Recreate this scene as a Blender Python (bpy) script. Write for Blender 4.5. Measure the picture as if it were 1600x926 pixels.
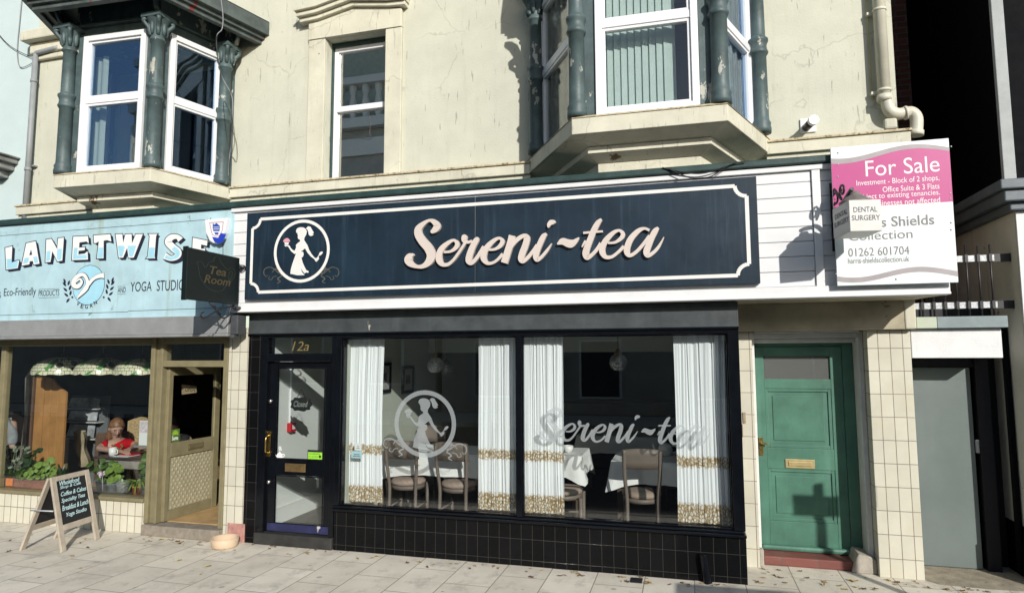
import bpy, bmesh, math, random
from mathutils import Vector, Matrix
from mathutils.geometry import tessellate_polygon
random.seed(7)
for o in list(bpy.data.objects): bpy.data.objects.remove(o)
S = bpy.context.scene
COL = S.collection
R = math.radians

# ------------------------------------------------------------------ camera
F_PX, YAW, PIT, ROLL = 1000.0, R(15.28), R(5.26), R(-.25)
CAM = Vector((0, -6.0, 1.96))
FW = Vector((-math.sin(YAW)*math.cos(PIT), math.cos(YAW)*math.cos(PIT), math.sin(PIT)))
_r = Vector((math.cos(YAW), math.sin(YAW), 0)); _u = _r.cross(FW)
RT = _r*math.cos(ROLL) + _u*math.sin(ROLL); UP = _u*math.cos(ROLL) - _r*math.sin(ROLL)
cd = bpy.data.cameras.new('camera'); cam = bpy.data.objects.new('camera', cd); COL.objects.link(cam)
cd.sensor_width = 36; cd.lens = 36*F_PX/1600; cd.clip_start = .05; cd.clip_end = 600
mw = Matrix((RT, UP, -FW)).transposed().to_4x4(); mw.translation = CAM
cam.matrix_world = mw
S.camera = cam

# ------------------------------------------------------------------ sky, sun, exposure
SUN = Vector((-.68, 1.0, -.50)).normalized()          # the way the light travels
w = bpy.data.worlds.new('World'); S.world = w; w.use_nodes = True
nt = w.node_tree; bg = nt.nodes['Background']
sky = nt.nodes.new('ShaderNodeTexSky'); sky.sky_type = 'NISHITA'; sky.sun_disc = False
sky.sun_elevation = math.asin(-SUN.z); sky.sun_rotation = math.atan2(-SUN.x, -SUN.y)
nt.links.new(sky.outputs[0], bg.inputs[0]); bg.inputs[1].default_value = .12
sl = bpy.data.lights.new('sun', 'SUN'); sl.energy = 4.5; sl.angle = R(.5); sl.color = (1, .955, .885)
so = bpy.data.objects.new('sun', sl); COL.objects.link(so)
so.rotation_euler = SUN.to_track_quat('-Z', 'Y').to_euler(); so.location = (20, -30, 25)
S.view_settings.view_transform = 'Standard'; S.view_settings.look = 'None'
S.view_settings.exposure = .06; S.view_settings.gamma = 1; S.view_settings.use_curve_mapping = False
S.render.resolution_x, S.render.resolution_y = 1024, 592
S.render.engine = 'CYCLES'
S.cycles.transparent_max_bounces = 24; S.cycles.max_bounces = 10

# ------------------------------------------------------------------ helpers
def at(px, py, Y):
    """the point of the plane y = Y that the photograph shows at this pixel"""
    d = FW + RT*((px-800)/F_PX) - UP*((py-463)/F_PX)
    return CAM + d*((Y-CAM.y)/d.y)
def X(px, py, Y): return at(px, py, Y).x
def Zz(px, py, Y): return at(px, py, Y).z

ORIG = {}
def tag(o, label=None, cat=None, group=None, kind=None):
    if label: o['label'] = label
    if cat: o['category'] = cat
    if group: o['group'] = group
    if kind: o['kind'] = kind
    return o
def thing(name, label, cat, loc, group=None, parent=None, rotz=0):
    o = bpy.data.objects.new(name, None); COL.objects.link(o)
    o.empty_display_size = .1
    loc = Vector(loc)
    if parent: o.parent = parent; o.location = loc-ORIG[parent]
    else: o.location = loc
    o.rotation_euler.z = rotz
    ORIG[o] = loc
    return tag(o, label, cat, group)
def dup(o, parent=None):
    c = o.copy(); COL.objects.link(c)
    if parent: c.parent = parent
    for ch in list(o.children): dup(ch, c)
    return c

class MB:
    def __init__(s): s.v = []; s.f = []; s.sm = []; s.T = None
    def add(s, vs, fs, smooth=False):
        b = len(s.v)
        for p in vs:
            p = Vector(p)
            s.v.append(s.T @ p if s.T else p)
        for f in fs: s.f.append([i+b for i in f]); s.sm.append(smooth)
        return s
    def hexa(s, p):
        return s.add(p, [(0,3,2,1),(4,5,6,7),(0,1,5,4),(1,2,6,5),(2,3,7,6),(3,0,4,7)])
    def box(s, x0, x1, y0, y1, z0, z1):
        return s.hexa([(x0,y0,z0),(x1,y0,z0),(x1,y1,z0),(x0,y1,z0),(x0,y0,z1),(x1,y0,z1),(x1,y1,z1),(x0,y1,z1)])
    def obox(s, P, t, n, u0, u1, n0, n1, z0, z1):
        P = Vector((P[0], P[1], 0)); q = lambda a, b, z: P + t*a + n*b + Vector((0,0,z))
        return s.hexa([q(u0,n1,z0),q(u1,n1,z0),q(u1,n0,z0),q(u0,n0,z0),q(u0,n1,z1),q(u1,n1,z1),q(u1,n0,z1),q(u0,n0,z1)])
    def plan(s, poly, z0, z1, poly2=None):
        n = len(poly); p2 = poly2 or poly
        vs = [(x,y,z0) for x,y in poly] + [(x,y,z1) for x,y in p2]
        b = len(s.v); s.add(vs, [(i,(i+1)%n,n+(i+1)%n,n+i) for i in range(n)])
        for k, (pl, z) in enumerate(((poly,z0),(p2,z1))):
            for t in tessellate_polygon([[Vector((x,y,0)) for x,y in pl]]):
                t = [i+k*n+b for i in t]; s.f.append(t if k else t[::-1]); s.sm.append(False)
        return s
    def poly(s, pts, n, d):
        """flat outline pts (3D, coplanar) given thickness d along n (front at pts+n*d)"""
        n = Vector(n); pts = [Vector(p) for p in pts]; m = len(pts); b = len(s.v)
        s.add([p+n*d for p in pts]+[p for p in pts], [(i,(i+1)%m,m+(i+1)%m,m+i) for i in range(m)])
        for t in tessellate_polygon([pts]): s.f.append([i+b for i in t]); s.sm.append(False)
        return s
    def tube(s, path, r, n=8, smooth=True, caps=True):
        path = [Vector(p) for p in path]; m = len(path)
        rs = r if isinstance(r, (list, tuple)) else [r]*m
        vs = []; fs = []
        d0 = (path[1]-path[0]).normalized(); a = d0.orthogonal().normalized()
        for i, p in enumerate(path):
            d = (path[min(i+1,m-1)]-path[max(i-1,0)]).normalized()
            a = (a - d*a.dot(d)).normalized(); b_ = d.cross(a)
            for k in range(n):
                w = 2*math.pi*k/n; vs.append(p+(a*math.cos(w)+b_*math.sin(w))*rs[i])
        for i in range(m-1):
            for k in range(n):
                k2 = (k+1)%n; fs.append((i*n+k, i*n+k2, (i+1)*n+k2, (i+1)*n+k))
        s.add(vs, fs, smooth)
        if caps:
            b = len(s.v)-len(vs)
            s.f.append([b+k for k in range(n)][::-1]); s.sm.append(False)
            s.f.append([b+(m-1)*n+k for k in range(n)]); s.sm.append(False)
        return s
    def lathe(s, c, prof, n=20, axis='Z', smooth=True):
        c = Vector(c); vs = []; fs = []; m = len(prof)
        for r, h in prof:
            for k in range(n):
                w = 2*math.pi*k/n; a, b = r*math.cos(w), r*math.sin(w)
                vs.append(c + (Vector((a,b,h)) if axis == 'Z' else Vector((a,h,b)) if axis == 'Y' else Vector((h,a,b))))
        for i in range(m-1):
            for k in range(n):
                k2 = (k+1)%n; fs.append((i*n+k, i*n+k2, (i+1)*n+k2, (i+1)*n+k))
        return s.add(vs, fs, smooth)
    def ell(s, c, rx, ry, rz, n=14, m=9):
        c = Vector(c); vs = []; fs = []
        for i in range(m+1):
            ph = math.pi*i/m
            for k in range(n):
                w = 2*math.pi*k/n
                vs.append(c+Vector((rx*math.sin(ph)*math.cos(w), ry*math.sin(ph)*math.sin(w), -rz*math.cos(ph))))
        for i in range(m):
            for k in range(n):
                k2 = (k+1)%n; fs.append((i*n+k, i*n+k2, (i+1)*n+k2, (i+1)*n+k))
        return s.add(vs, fs, True)
    def grid(s, fn, nu, nv, smooth=True):
        vs = [fn(i/nu, j/nv) for j in range(nv+1) for i in range(nu+1)]
        return s.add(vs, [(j*(nu+1)+i, j*(nu+1)+i+1, (j+1)*(nu+1)+i+1, (j+1)*(nu+1)+i) for j in range(nv) for i in range(nu)], smooth)
    def text(s, body, O, ux, uz, w, h, d=.002, shear=0, bold=0, spacing=1, keep=False):
        """lettering fitted into the w x h box whose lower left corner is O"""
        c = bpy.data.curves.new('t', 'FONT'); c.body = body; c.shear = shear; c.offset = bold; c.space_character = spacing
        c.resolution_u = 4
        o = bpy.data.objects.new('t', c); COL.objects.link(o)
        dg = bpy.context.evaluated_depsgraph_get(); me = bpy.data.meshes.new_from_object(o.evaluated_get(dg))
        vs = [v.co.copy() for v in me.vertices]; fs = [list(p.vertices) for p in me.polygons]
        bpy.data.objects.remove(o); bpy.data.meshes.remove(me)
        x0 = min(v.x for v in vs); x1 = max(v.x for v in vs); y0 = min(v.y for v in vs); y1 = max(v.y for v in vs)
        O = Vector(O); ux = Vector(ux).normalized(); uz = Vector(uz).normalized(); n = ux.cross(uz)
        kx = w/(x1-x0); ky = h/(y1-y0)
        pts = [O + ux*((v.x-x0)*kx) + uz*((v.y-y0)*ky) for v in vs]
        m = len(pts)
        ec = {}
        for f in fs:
            for i in range(len(f)):
                e = (f[i], f[(i+1)%len(f)]); ec[e] = 1
        side = [(a, b, b+m, a+m) for (a, b) in ec if (b, a) not in ec]
        return s.add([p+n*d for p in pts]+pts, fs+side)
    def build(s, name, mat, parent=None, bevel=0, local=False, seg=2):
        me = bpy.data.meshes.new(name)
        og = Vector((0,0,0)) if (local or parent is None) else ORIG[parent]
        me.from_pydata([tuple(v-og) for v in s.v], [], s.f); me.update()
        me.polygons.foreach_set('use_smooth', s.sm)
        bm = bmesh.new(); bm.from_mesh(me); bmesh.ops.recalc_face_normals(bm, faces=bm.faces); bm.to_mesh(me); bm.free()
        o = bpy.data.objects.new(name, me); COL.objects.link(o)
        me.materials.append(mat)
        if parent is not None: o.parent = parent
        ORIG[o] = og
        if bevel:
            b = o.modifiers.new('bevel', 'BEVEL'); b.width = bevel; b.segments = seg; b.limit_method = 'ANGLE'; b.angle_limit = R(40)
        return o
def lone(mb, name, mat, label, cat, base, group=None, bevel=0):
    """a thing that is one mesh, origin at its base"""
    base = Vector(base); e = type('K', (), {})()
    for i, v in enumerate(mb.v): mb.v[i] = v-base
    o = mb.build(name, mat, None, bevel); o.location = base; ORIG[o] = base
    return tag(o, label, cat, group)

def cr(pts, n=8, closed=False):
    """Catmull-Rom through tuples of any length"""
    m = len(pts); out = []
    for i in range(m if closed else m-1):
        if closed: p = [pts[(i+k-1)%m] for k in range(4)]
        else: p = [pts[max(i-1,0)], pts[i], pts[i+1], pts[min(i+2,m-1)]]
        for k in range(n):
            t = k/n
            out.append(tuple(.5*((2*b)+(-a+c)*t+(2*a-5*b+4*c-d)*t*t+(-a+3*b-3*c+d)*t*t*t) for a,b,c,d in zip(*p)))
    if not closed: out.append(tuple(pts[-1]))
    return out
def stroke2d(pts, n=7, k=1.0):
    """variable-width brush: list of (x,y,w) -> left and right outlines"""
    c = cr(pts, n); L = []; Rr = []
    for i, (x, y, w_) in enumerate(c):
        a = c[max(i-1,0)]; b = c[min(i+1,len(c)-1)]
        dx, dy = b[0]-a[0], b[1]-a[1]; l = math.hypot(dx, dy) or 1
        w_ = max(w_, 1)*k/2
        L.append((x-dy/l*w_, y+dx/l*w_)); Rr.append((x+dy/l*w_, y-dx/l*w_))
    return L, Rr
def add_stroke(mb, pts, to3, n, d, k=1.0, smp=7, round_ends=(1, 1)):
    L, Rr = stroke2d(pts, smp, k); m = len(L); n = Vector(n)
    A = [to3(*p) for p in L]; B = [to3(*p) for p in Rr]
    vs = [p+n*d for p in A]+[p+n*d for p in B]+A+B
    fs = []
    for i in range(m-1):
        fs += [(i, i+1, m+i+1, m+i), (i, 2*m+i, 2*m+i+1, i+1), (m+i+1, 3*m+i+1, 3*m+i, m+i)]
    fs += [(0, m, 3*m, 2*m), (m-1, 2*m+m-1, 3*m+m-1, m+m-1)]
    mb.add(vs, fs)
    for e, q in ((0, pts[0]), (1, pts[-1])):
        if round_ends[e] and q[2] > 3:
            r = q[2]*k/2
            mb.poly([to3(q[0]+r*math.cos(2*math.pi*j/14), q[1]+r*math.sin(2*math.pi*j/14)) for j in range(14)], n, d-.0003*(e+1))

# ------------------------------------------------------------------ materials
MATS = {}
def nodes(name):
    m = bpy.data.materials.new(name); m.use_nodes = True
    return m, m.node_tree, m.node_tree.nodes['Principled BSDF']
def N(nt, t, **kw):
    n = nt.nodes.new(t)
    for k, v in kw.items():
        if k in n.inputs: n.inputs[k].default_value = v
        else: setattr(n, k, v)
    return n
def mixc(nt, fac, a, b, mode='MIX'):
    m = nt.nodes.new('ShaderNodeMix'); m.data_type = 'RGBA'; m.blend_type = mode
    for i, v in ((0, fac), (6, a), (7, b)):
        if hasattr(v, 'is_linked'): nt.links.new(v, m.inputs[i])
        elif isinstance(v, (int, float)): m.inputs[i].default_value = v
        else: m.inputs[i].default_value = (*v[:3], 1)
    return m.outputs[2]
def noise(nt, scale, sx=1, sy=1, sz=1, detail=5, rough=.6, coord='Object'):
    tc = nt.nodes.new('ShaderNodeTexCoord'); mp = nt.nodes.new('ShaderNodeMapping')
    mp.inputs['Scale'].default_value = (sx, sy, sz)
    nt.links.new(tc.outputs[coord], mp.inputs[0])
    n = N(nt, 'ShaderNodeTexNoise', Scale=scale, Detail=detail, Roughness=rough)
    nt.links.new(mp.outputs[0], n.inputs['Vector'])
    return n.outputs['Fac']
def ramp(nt, fac, p0, p1, c0=(0,0,0), c1=(1,1,1)):
    r = nt.nodes.new('ShaderNodeValToRGB'); e = r.color_ramp.elements
    e[0].position, e[1].position = p0, p1; e[0].color = (*c0, 1); e[1].color = (*c1, 1)
    nt.links.new(fac, r.inputs[0]); return r.outputs[0]
def sc(c, k): return tuple(min(1, max(0, x*k)) for x in c)
def mat(name, col, rough=.6, var=.12, scale=5, bump=0, bscale=80, spec=.4, metal=0, streak=0, streakc=None, spots=None, peel=None, sscale=7, coat=0, flecks=0, cracks=0):
    if name in MATS: return MATS[name]
    m, nt, b = nodes(name)
    out = mixc(nt, ramp(nt, noise(nt, scale), .3, .7), sc(col, 1-var), sc(col, 1+var))
    if streak:   # rain streaks: stretched along Z, with a shape of their own
        f = ramp(nt, noise(nt, sscale, 1, 1, .06, 6, .7), .52, .78)
        f2 = ramp(nt, noise(nt, 1.3, 1, 1, .6), .35, .7)
        mu = N(nt, 'ShaderNodeMath', operation='MULTIPLY'); nt.links.new(f, mu.inputs[0]); nt.links.new(f2, mu.inputs[1])
        mu2 = N(nt, 'ShaderNodeMath', operation='MULTIPLY'); nt.links.new(mu.outputs[0], mu2.inputs[0]); mu2.inputs[1].default_value = streak
        out = mixc(nt, mu2.outputs[0], out, streakc or sc(col, .5))
    if flecks:   # thin dark drips and scratches
        f = ramp(nt, noise(nt, 26, 1, 1, .13, 3, .55), .645, .68)
        mu = N(nt, 'ShaderNodeMath', operation='MULTIPLY'); nt.links.new(f, mu.inputs[0]); mu.inputs[1].default_value = flecks
        out = mixc(nt, mu.outputs[0], out, sc(col, .42))
    if cracks:   # hairline cracks, broken up
        tc = nt.nodes.new('ShaderNodeTexCoord'); ds = mixc(nt, .12, (0,0,0), (0,0,0))
        no = N(nt, 'ShaderNodeTexNoise', Scale=3.0, Detail=6); nt.links.new(tc.outputs['Object'], no.inputs['Vector'])
        vm = N(nt, 'ShaderNodeVectorMath', operation='MULTIPLY_ADD'); nt.links.new(no.outputs['Color'], vm.inputs[0]); vm.inputs[1].default_value = (.5,.5,.5); nt.links.new(tc.outputs['Object'], vm.inputs[2])
        vo = N(nt, 'ShaderNodeTexVoronoi', feature='DISTANCE_TO_EDGE', Scale=.75); nt.links.new(vm.outputs[0], vo.inputs['Vector'])
        f = ramp(nt, vo.outputs['Distance'], .0025, .006, (1,1,1), (0,0,0)); f2 = ramp(nt, noise(nt, 1.1, detail=2), .46, .54)
        mu = N(nt, 'ShaderNodeMath', operation='MULTIPLY'); nt.links.new(f, mu.inputs[0]); nt.links.new(f2, mu.inputs[1])
        mu2 = N(nt, 'ShaderNodeMath', operation='MULTIPLY'); nt.links.new(mu.outputs[0], mu2.inputs[0]); mu2.inputs[1].default_value = cracks
        out = mixc(nt, mu2.outputs[0], out, sc(col, .38))
    if spots:    # (colour, scale, threshold)
        out = mixc(nt, ramp(nt, noise(nt, spots[1], detail=8, rough=.7), spots[2], spots[2]+.035), out, spots[0])
    if peel:
        f = ramp(nt, noise(nt, peel[1], 1, 1, .5, 7, .65), peel[2], peel[2]+.012)
        out = mixc(nt, f, out, peel[0])
    nt.links.new(out, b.inputs['Base Color'])
    b.inputs['Metallic'].default_value = metal
    b.inputs['Specular IOR Level'].default_value = spec
    if coat: b.inputs['Coat Weight'].default_value = coat; b.inputs['Coat Roughness'].default_value = .08
    rr = nt.nodes.new('ShaderNodeMapRange'); rr.inputs[3].default_value = max(.02, rough-.1); rr.inputs[4].default_value = min(1, rough+.1)
    nt.links.new(noise(nt, scale*3), rr.inputs[0]); nt.links.new(rr.outputs[0], b.inputs['Roughness'])
    if bump:
        bp = N(nt, 'ShaderNodeBump', Strength=bump, Distance=.01)
        nt.links.new(noise(nt, bscale, detail=8), bp.inputs['Height']); nt.links.new(bp.outputs[0], b.inputs['Normal'])
    MATS[name] = m; return m
def tile_mat(name, c1, c2, mortar, wdt, hgt, ox=0, oz=0, axis='X', ms=.004, rough=.2, offset=0, spots=None, bump=.3, streak=0, streakc=(.2,.17,.1), rvar=.35, spec=.5, gum=0):
    return tile_mat_(name, c1, c2, mortar, wdt, hgt, ox, oz, axis, ms, rough, offset, spots, bump, streak, streakc, rvar, spec, gum)
def tile_mat_(name, c1, c2, mortar, wdt, hgt, ox=0, oz=0, axis='X', ms=.004, rough=.2, offset=0, spots=None, bump=.3, streak=0, streakc=(.2,.17,.1), rvar=.35, spec=.5, gum=0):
    m, nt, b = nodes(name)
    tc = nt.nodes.new('ShaderNodeTexCoord'); sp = nt.nodes.new('ShaderNodeSeparateXYZ'); cb = nt.nodes.new('ShaderNodeCombineXYZ')
    nt.links.new(tc.outputs['Object'], sp.inputs[0])
    a, c = {'X': (0, 2), 'Y': (1, 2), 'G': (1, 0)}[axis]
    for i, (k, o_) in enumerate(((a, ox), (c, oz))):
        ad = N(nt, 'ShaderNodeMath', operation='ADD'); ad.inputs[1].default_value = o_+50*(wdt if i == 0 else hgt)
        nt.links.new(sp.outputs[k], ad.inputs[0]); nt.links.new(ad.outputs[0], cb.inputs[i])
    br = nt.nodes.new('ShaderNodeTexBrick'); br.offset = offset; br.squash = 1
    br.inputs['Scale'].default_value = 1; br.inputs['Brick Width'].default_value = wdt; br.inputs['Row Height'].default_value = hgt
    br.inputs['Mortar Size'].default_value = ms; br.inputs['Mortar Smooth'].default_value = .1
    br.inputs['Color1'].default_value = (*c1, 1); br.inputs['Color2'].default_value = (*c2, 1); br.inputs['Mortar'].default_value = (*mortar, 1)
    nt.links.new(cb.outputs[0], br.inputs['Vector'])
    out = br.outputs['Color']
    out = mixc(nt, .22, out, ramp(nt, noise(nt, 3.5, detail=7), .3, .7, (.35,.33,.3), (1,1,1)), 'MULTIPLY')
    if streak: out = mixc(nt, ramp(nt, noise(nt, 2.2, detail=8, rough=.75), .52, .75, (0,0,0), (streak,)*3), out, streakc)
    if spots: out = mixc(nt, ramp(nt, noise(nt, spots[1], detail=8, rough=.7), spots[2], spots[2]+.03), out, spots[0])
    if gum:      # trodden gum and grease spots
        vo = N(nt, 'ShaderNodeTexVoronoi', Scale=3.2); nt.links.new(tc.outputs['Object'], vo.inputs['Vector'])
        out = mixc(nt, ramp(nt, vo.outputs['Distance'], .07, .10, (gum,)*3, (0,0,0)), out, sc(c2, .45))
        out = mixc(nt, ramp(nt, noise(nt, 4, 1.25, 1, 1, 9, .7), .53, .68, (0,0,0), (gum,)*3), out, sc(c2, .55))
    b.inputs['Specular IOR Level'].default_value = spec
    nt.links.new(out, b.inputs['Base Color'])
    rr = nt.nodes.new('ShaderNodeMapRange'); rr.inputs[3].default_value = rough; rr.inputs[4].default_value = min(1, rough+rvar)
    nt.links.new(noise(nt, 9, detail=7), rr.inputs[0]); nt.links.new(rr.outputs[0], b.inputs['Roughness'])
    inv = N(nt, 'ShaderNodeMath', operation='MULTIPLY_ADD'); inv.inputs[1].default_value = -1; inv.inputs[2].default_value = 1
    nt.links.new(br.outputs['Fac'], inv.inputs[0])
    ad = N(nt, 'ShaderNodeMath', operation='MULTIPLY_ADD'); ad.inputs[1].default_value = .25
    nt.links.new(noise(nt, 14, detail=6), ad.inputs[0]); nt.links.new(inv.outputs[0], ad.inputs[2])
    bp = N(nt, 'ShaderNodeBump', Strength=bump, Distance=.006)
    nt.links.new(ad.outputs[0], bp.inputs['Height']); nt.links.new(bp.outputs[0], b.inputs['Normal'])
    return m
def glass_mat(name, tint=(.93,.95,.95), base=.05, gain=.8, wob=0, haze=0, gloss=(1,1,1)):
    m = bpy.data.materials.new(name); m.use_nodes = True; nt = m.node_tree; nt.nodes.clear()
    o = nt.nodes.new('ShaderNodeOutputMaterial'); mx = nt.nodes.new('ShaderNodeMixShader')
    t = nt.nodes.new('ShaderNodeBsdfTransparent'); t.inputs[0].default_value = (*tint, 1)
    g = nt.nodes.new('ShaderNodeBsdfGlossy'); g.inputs['Roughness'].default_value = .0; g.inputs[0].default_value = (*gloss, 1)
    lw = nt.nodes.new('ShaderNodeLayerWeight'); lw.inputs[0].default_value = .5
    p = N(nt, 'ShaderNodeMath', operation='POWER'); p.inputs[1].default_value = 4
    nt.links.new(lw.outputs['Facing'], p.inputs[0])
    a = N(nt, 'ShaderNodeMath', operation='MULTIPLY_ADD'); a.inputs[1].default_value = gain; a.inputs[2].default_value = base
    nt.links.new(p.outputs[0], a.inputs[0]); nt.links.new(a.outputs[0], mx.inputs[0])
    nt.links.new(t.outputs[0], mx.inputs[1]); nt.links.new(g.outputs[0], mx.inputs[2])
    if wob:
        bp = N(nt, 'ShaderNodeBump', Strength=wob, Distance=.01)
        nt.links.new(noise(nt, 1.6, detail=1), bp.inputs['Height']); nt.links.new(bp.outputs[0], g.inputs['Normal'])
    last = mx.outputs[0]
    if haze:
        d = nt.nodes.new('ShaderNodeBsdfDiffuse'); d.inputs[0].default_value = (.6,.62,.6,1)
        m2 = nt.nodes.new('ShaderNodeMixShader'); m2.inputs[0].default_value = haze
        nt.links.new(last, m2.inputs[1]); nt.links.new(d.outputs[0], m2.inputs[2]); last = m2.outputs[0]
    nt.links.new(last, o.inputs[0]); return m

cream = mat('cream render', (.535,.54,.45), .8, .07, 2.5, .25, 45, .2, flecks=.6, cracks=.34, streak=.7, streakc=(.36,.34,.27), spots=((.25,.22,.17), 11, .705))
cream_trim = mat('cream painted stone', (.575,.56,.455), .7, .12, 3, .2, 60, .25, flecks=.4, cracks=.45, streak=.85, streakc=(.34,.30,.21), spots=((.24,.20,.14), 12, .675), sscale=9)
cream_edge = mat('lichened stone edge', (.50,.43,.30), .85, .3, 20, .4, 90, .2, spots=((.2,.15,.07), 25, .56))
teal = mat('green painted joinery', (.066,.10,.103), .5, .3, 6, .2, 60, .4, peel=((.42,.42,.37), 6, .605), streak=.85, streakc=(.15,.19,.19))
teal_dk = mat('dark green flashing', (.022,.05,.048), .5, .3, 8, .2, 50, spots=((.09,.08,.06), 16, .64))
upvc = mat('white upvc', (.74,.75,.77), .3, .03, 4, 0, 60, .5)
black_paint = mat('black gloss paint', (.004,.005,.007), .16, .3, 6, .06, 40, .28, spots=((.16,.16,.15), 22, .735))
black_head = mat('weathered black fascia paint', (.055,.064,.068), .38, .3, 5, .12, 40, .5, streak=.6, streakc=(.13,.14,.15), peel=((.38,.37,.32), 4, .665))
brass = mat('brass', (.55,.38,.13), .3, .15, 20, 0, 60, .5, 1)
white_paint = mat('white fascia paint', (.70,.71,.72), .5, .05, 3, .06, 90, .3, streak=.4, streakc=(.62,.55,.47))
soffit_m = mat('dirty cream soffit', (.42,.38,.28), .8, .25, 3, .1, 40, .2, spots=((.14,.12,.08), 5, .62))
navy = mat('navy sign board', (.0105,.023,.038), .34, .3, 2, 0, 60, .45, streak=.9, streakc=(.05,.085,.125), sscale=16)
letter_m = mat('cream sign lettering', (.60,.53,.48), .45, .05, 6)
line_m = mat('white painted line', (.72,.71,.68), .5, .05, 8)
grey_metal = mat('grey metal housing', (.33,.34,.34), .4, .12, 6, 0, 60, .5, .3)
drab = mat('olive shopfront paint', (.20,.175,.10), .45, .15, 8, .1, 70, .4, streak=.4, streakc=(.11,.09,.05))
white_wall = mat('white wall plaster', (.72,.74,.71), .8, .04, 2, .05, 60, .2)
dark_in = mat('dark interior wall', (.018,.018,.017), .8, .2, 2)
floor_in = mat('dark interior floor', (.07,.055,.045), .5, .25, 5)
glass = glass_mat('window glass', base=.065)
glass_up = glass_mat('upper window glass', (.86,.89,.89), .05, .6, .12)
glass_side = glass_mat('side window glass', (.80,.87,.92), .07, .3, gloss=(.45,.65,1))  # blue painted into the reflection colour, imitating a deeper sky
glass_front = glass_mat('front window glass', (.86,.89,.89), .17, .6, .12, gloss=(.5,.72,1))  # reflection colour tinted blue, since the mirrored sky itself comes out grey
# ================================================================== the setting
pave_m = tile_mat('pavement slabs', (.76,.71,.60), (.66,.61,.51), (.25,.225,.18), .6, .42, axis='G', ms=.0045, rough=.7, offset=.5,
                  spots=((.24,.20,.15), 7, .66), bump=.3, streak=.7, streakc=(.38,.35,.29), gum=.7)
# slabs run away from the facade: swap the axes so rows are columns in depth
for n_ in pave_m.node_tree.nodes:
    if n_.type == 'COMBXYZ': pass
asphalt = mat('asphalt', (.055,.055,.058), .85, .2, 12, .4, 140, .3)
kerb_m = mat('concrete kerb', (.34,.33,.30), .8, .15, 8, .3, 80, .3)
tag(MB().box(-400, 400, -400, 400, -.6, -.13).build('road', asphalt), kind='structure')
tag(MB().box(-60, 60, -2.06, 9, -.5, 0).build('pavement', pave_m), kind='structure')
tag(MB().box(-60, 60, -2.2, -2.064, -.5, .005).build('kerb', kerb_m, bevel=.015), kind='structure')
tag(MB().box(-60, 60, -15, -12, -.5, 0).build('far_pavement', pave_m), kind='structure')

def wall_holes(mb, x0, x1, z0, z1, y0, y1, holes):
    xs = sorted({x0, x1, *[h[0] for h in holes], *[h[1] for h in holes]})
    for a, b in zip(xs, xs[1:]):
        m = (a+b)/2; cuts = sorted((h[2], h[3]) for h in holes if h[0] < m < h[1]); z = z0
        for c0, c1 in cuts:
            if c0 > z: mb.box(a, b, y0, y1, z, c0)
            z = c1
        if z < z1: mb.box(a, b, y0, y1, z, z1)
    return mb

YW, YF = .65, -.13
ZB, ZT = 2.43, 3.60                 # fascia bottom and top
XL, XR = -8.79, 1.985                # ends of the cream building
TB = thing('terrace_building', 'cream rendered upper floor with two green timber bay windows above the shops', 'building', ((XL+XR)/2, YW, 0))
sx0, sx1, sz0, sz1 = X(509,170,YW), X(603,170,YW), 4.01, Zz(555,56,YW)
BL = [(-7.41,YW), (-6.86,-.363), (-5.73,-.30), (-5.457,YW)]
BR = [(-1.52,YW), (-.876,-.395), (.306,-.374), (.739,YW)]
K = 1.0556
mb = MB()
wall_holes(mb, XL, XR, 3.3, 8.6, YW, YW+.3, [(sx0, sx1, sz0, sz1), (-7.28, -5.6, 4.10, 5.80), (-1.37, .61, 4.10, 5.80)])
mb.build('upper_wall', cream, TB)
# rooms behind the upper windows
room_m = mat('upstairs room wall', (.028,.06,.13), .8, .1, 2)  # walls tinted navy to stand in for blue sky mirrored in the panes
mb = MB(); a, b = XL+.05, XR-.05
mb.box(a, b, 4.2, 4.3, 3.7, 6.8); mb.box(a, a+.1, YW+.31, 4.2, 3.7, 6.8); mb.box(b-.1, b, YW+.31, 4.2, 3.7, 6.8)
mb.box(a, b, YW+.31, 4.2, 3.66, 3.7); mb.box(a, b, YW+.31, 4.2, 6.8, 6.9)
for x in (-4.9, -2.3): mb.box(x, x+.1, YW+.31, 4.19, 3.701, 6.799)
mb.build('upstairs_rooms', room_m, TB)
# side and rear wall in the gap on the right
brick_m = tile_mat('dark red brick', (.13,.045,.035), (.085,.03,.025), (.10,.085,.075), .225, .075, ms=.01, rough=.8, offset=.5, bump=.5)
brick_y = tile_mat('dark red brick side', (.13,.045,.035), (.085,.03,.025), (.10,.085,.075), .225, .075, ms=.01, rough=.8, offset=.5, axis='Y', bump=.5)
MB().box(XR-.3, XR-.003, YW+.303, 2.8, 2.5, 8.6).build('side_wall', brick_y, TB)
MB().box(XR-.3, 3.1, 2.803, 3.1, 2.2, 8.6).build('rear_wall', brick_m, TB)
# string course
for x0, x1 in ((XL-.03, -7.47), (-5.40, -1.58), (.80, XR+.06)):
    mb = MB(); me_ = MB()
    mb.plan([(x0,YW-.13),(x1,YW-.13),(x1,YW-.002),(x0,YW-.002)], 3.90, 4.008); mb.plan([(x0,YW-.09),(x1,YW-.09),(x1,YW-.002),(x0,YW-.002)], 3.84, 3.899); mb.plan([(x0,YW-.05),(x1,YW-.05),(x1,YW-.002),(x0,YW-.002)], 3.79, 3.839)
    me_.box(x0-.01, x1+.01, YW-.15, YW-.001, 4.009, 4.034)
    sc_ = mb.build('string_course', cream_trim, TB, .006)
    me_.build('weathered_edge', cream_edge, sc_, .008)
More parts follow.
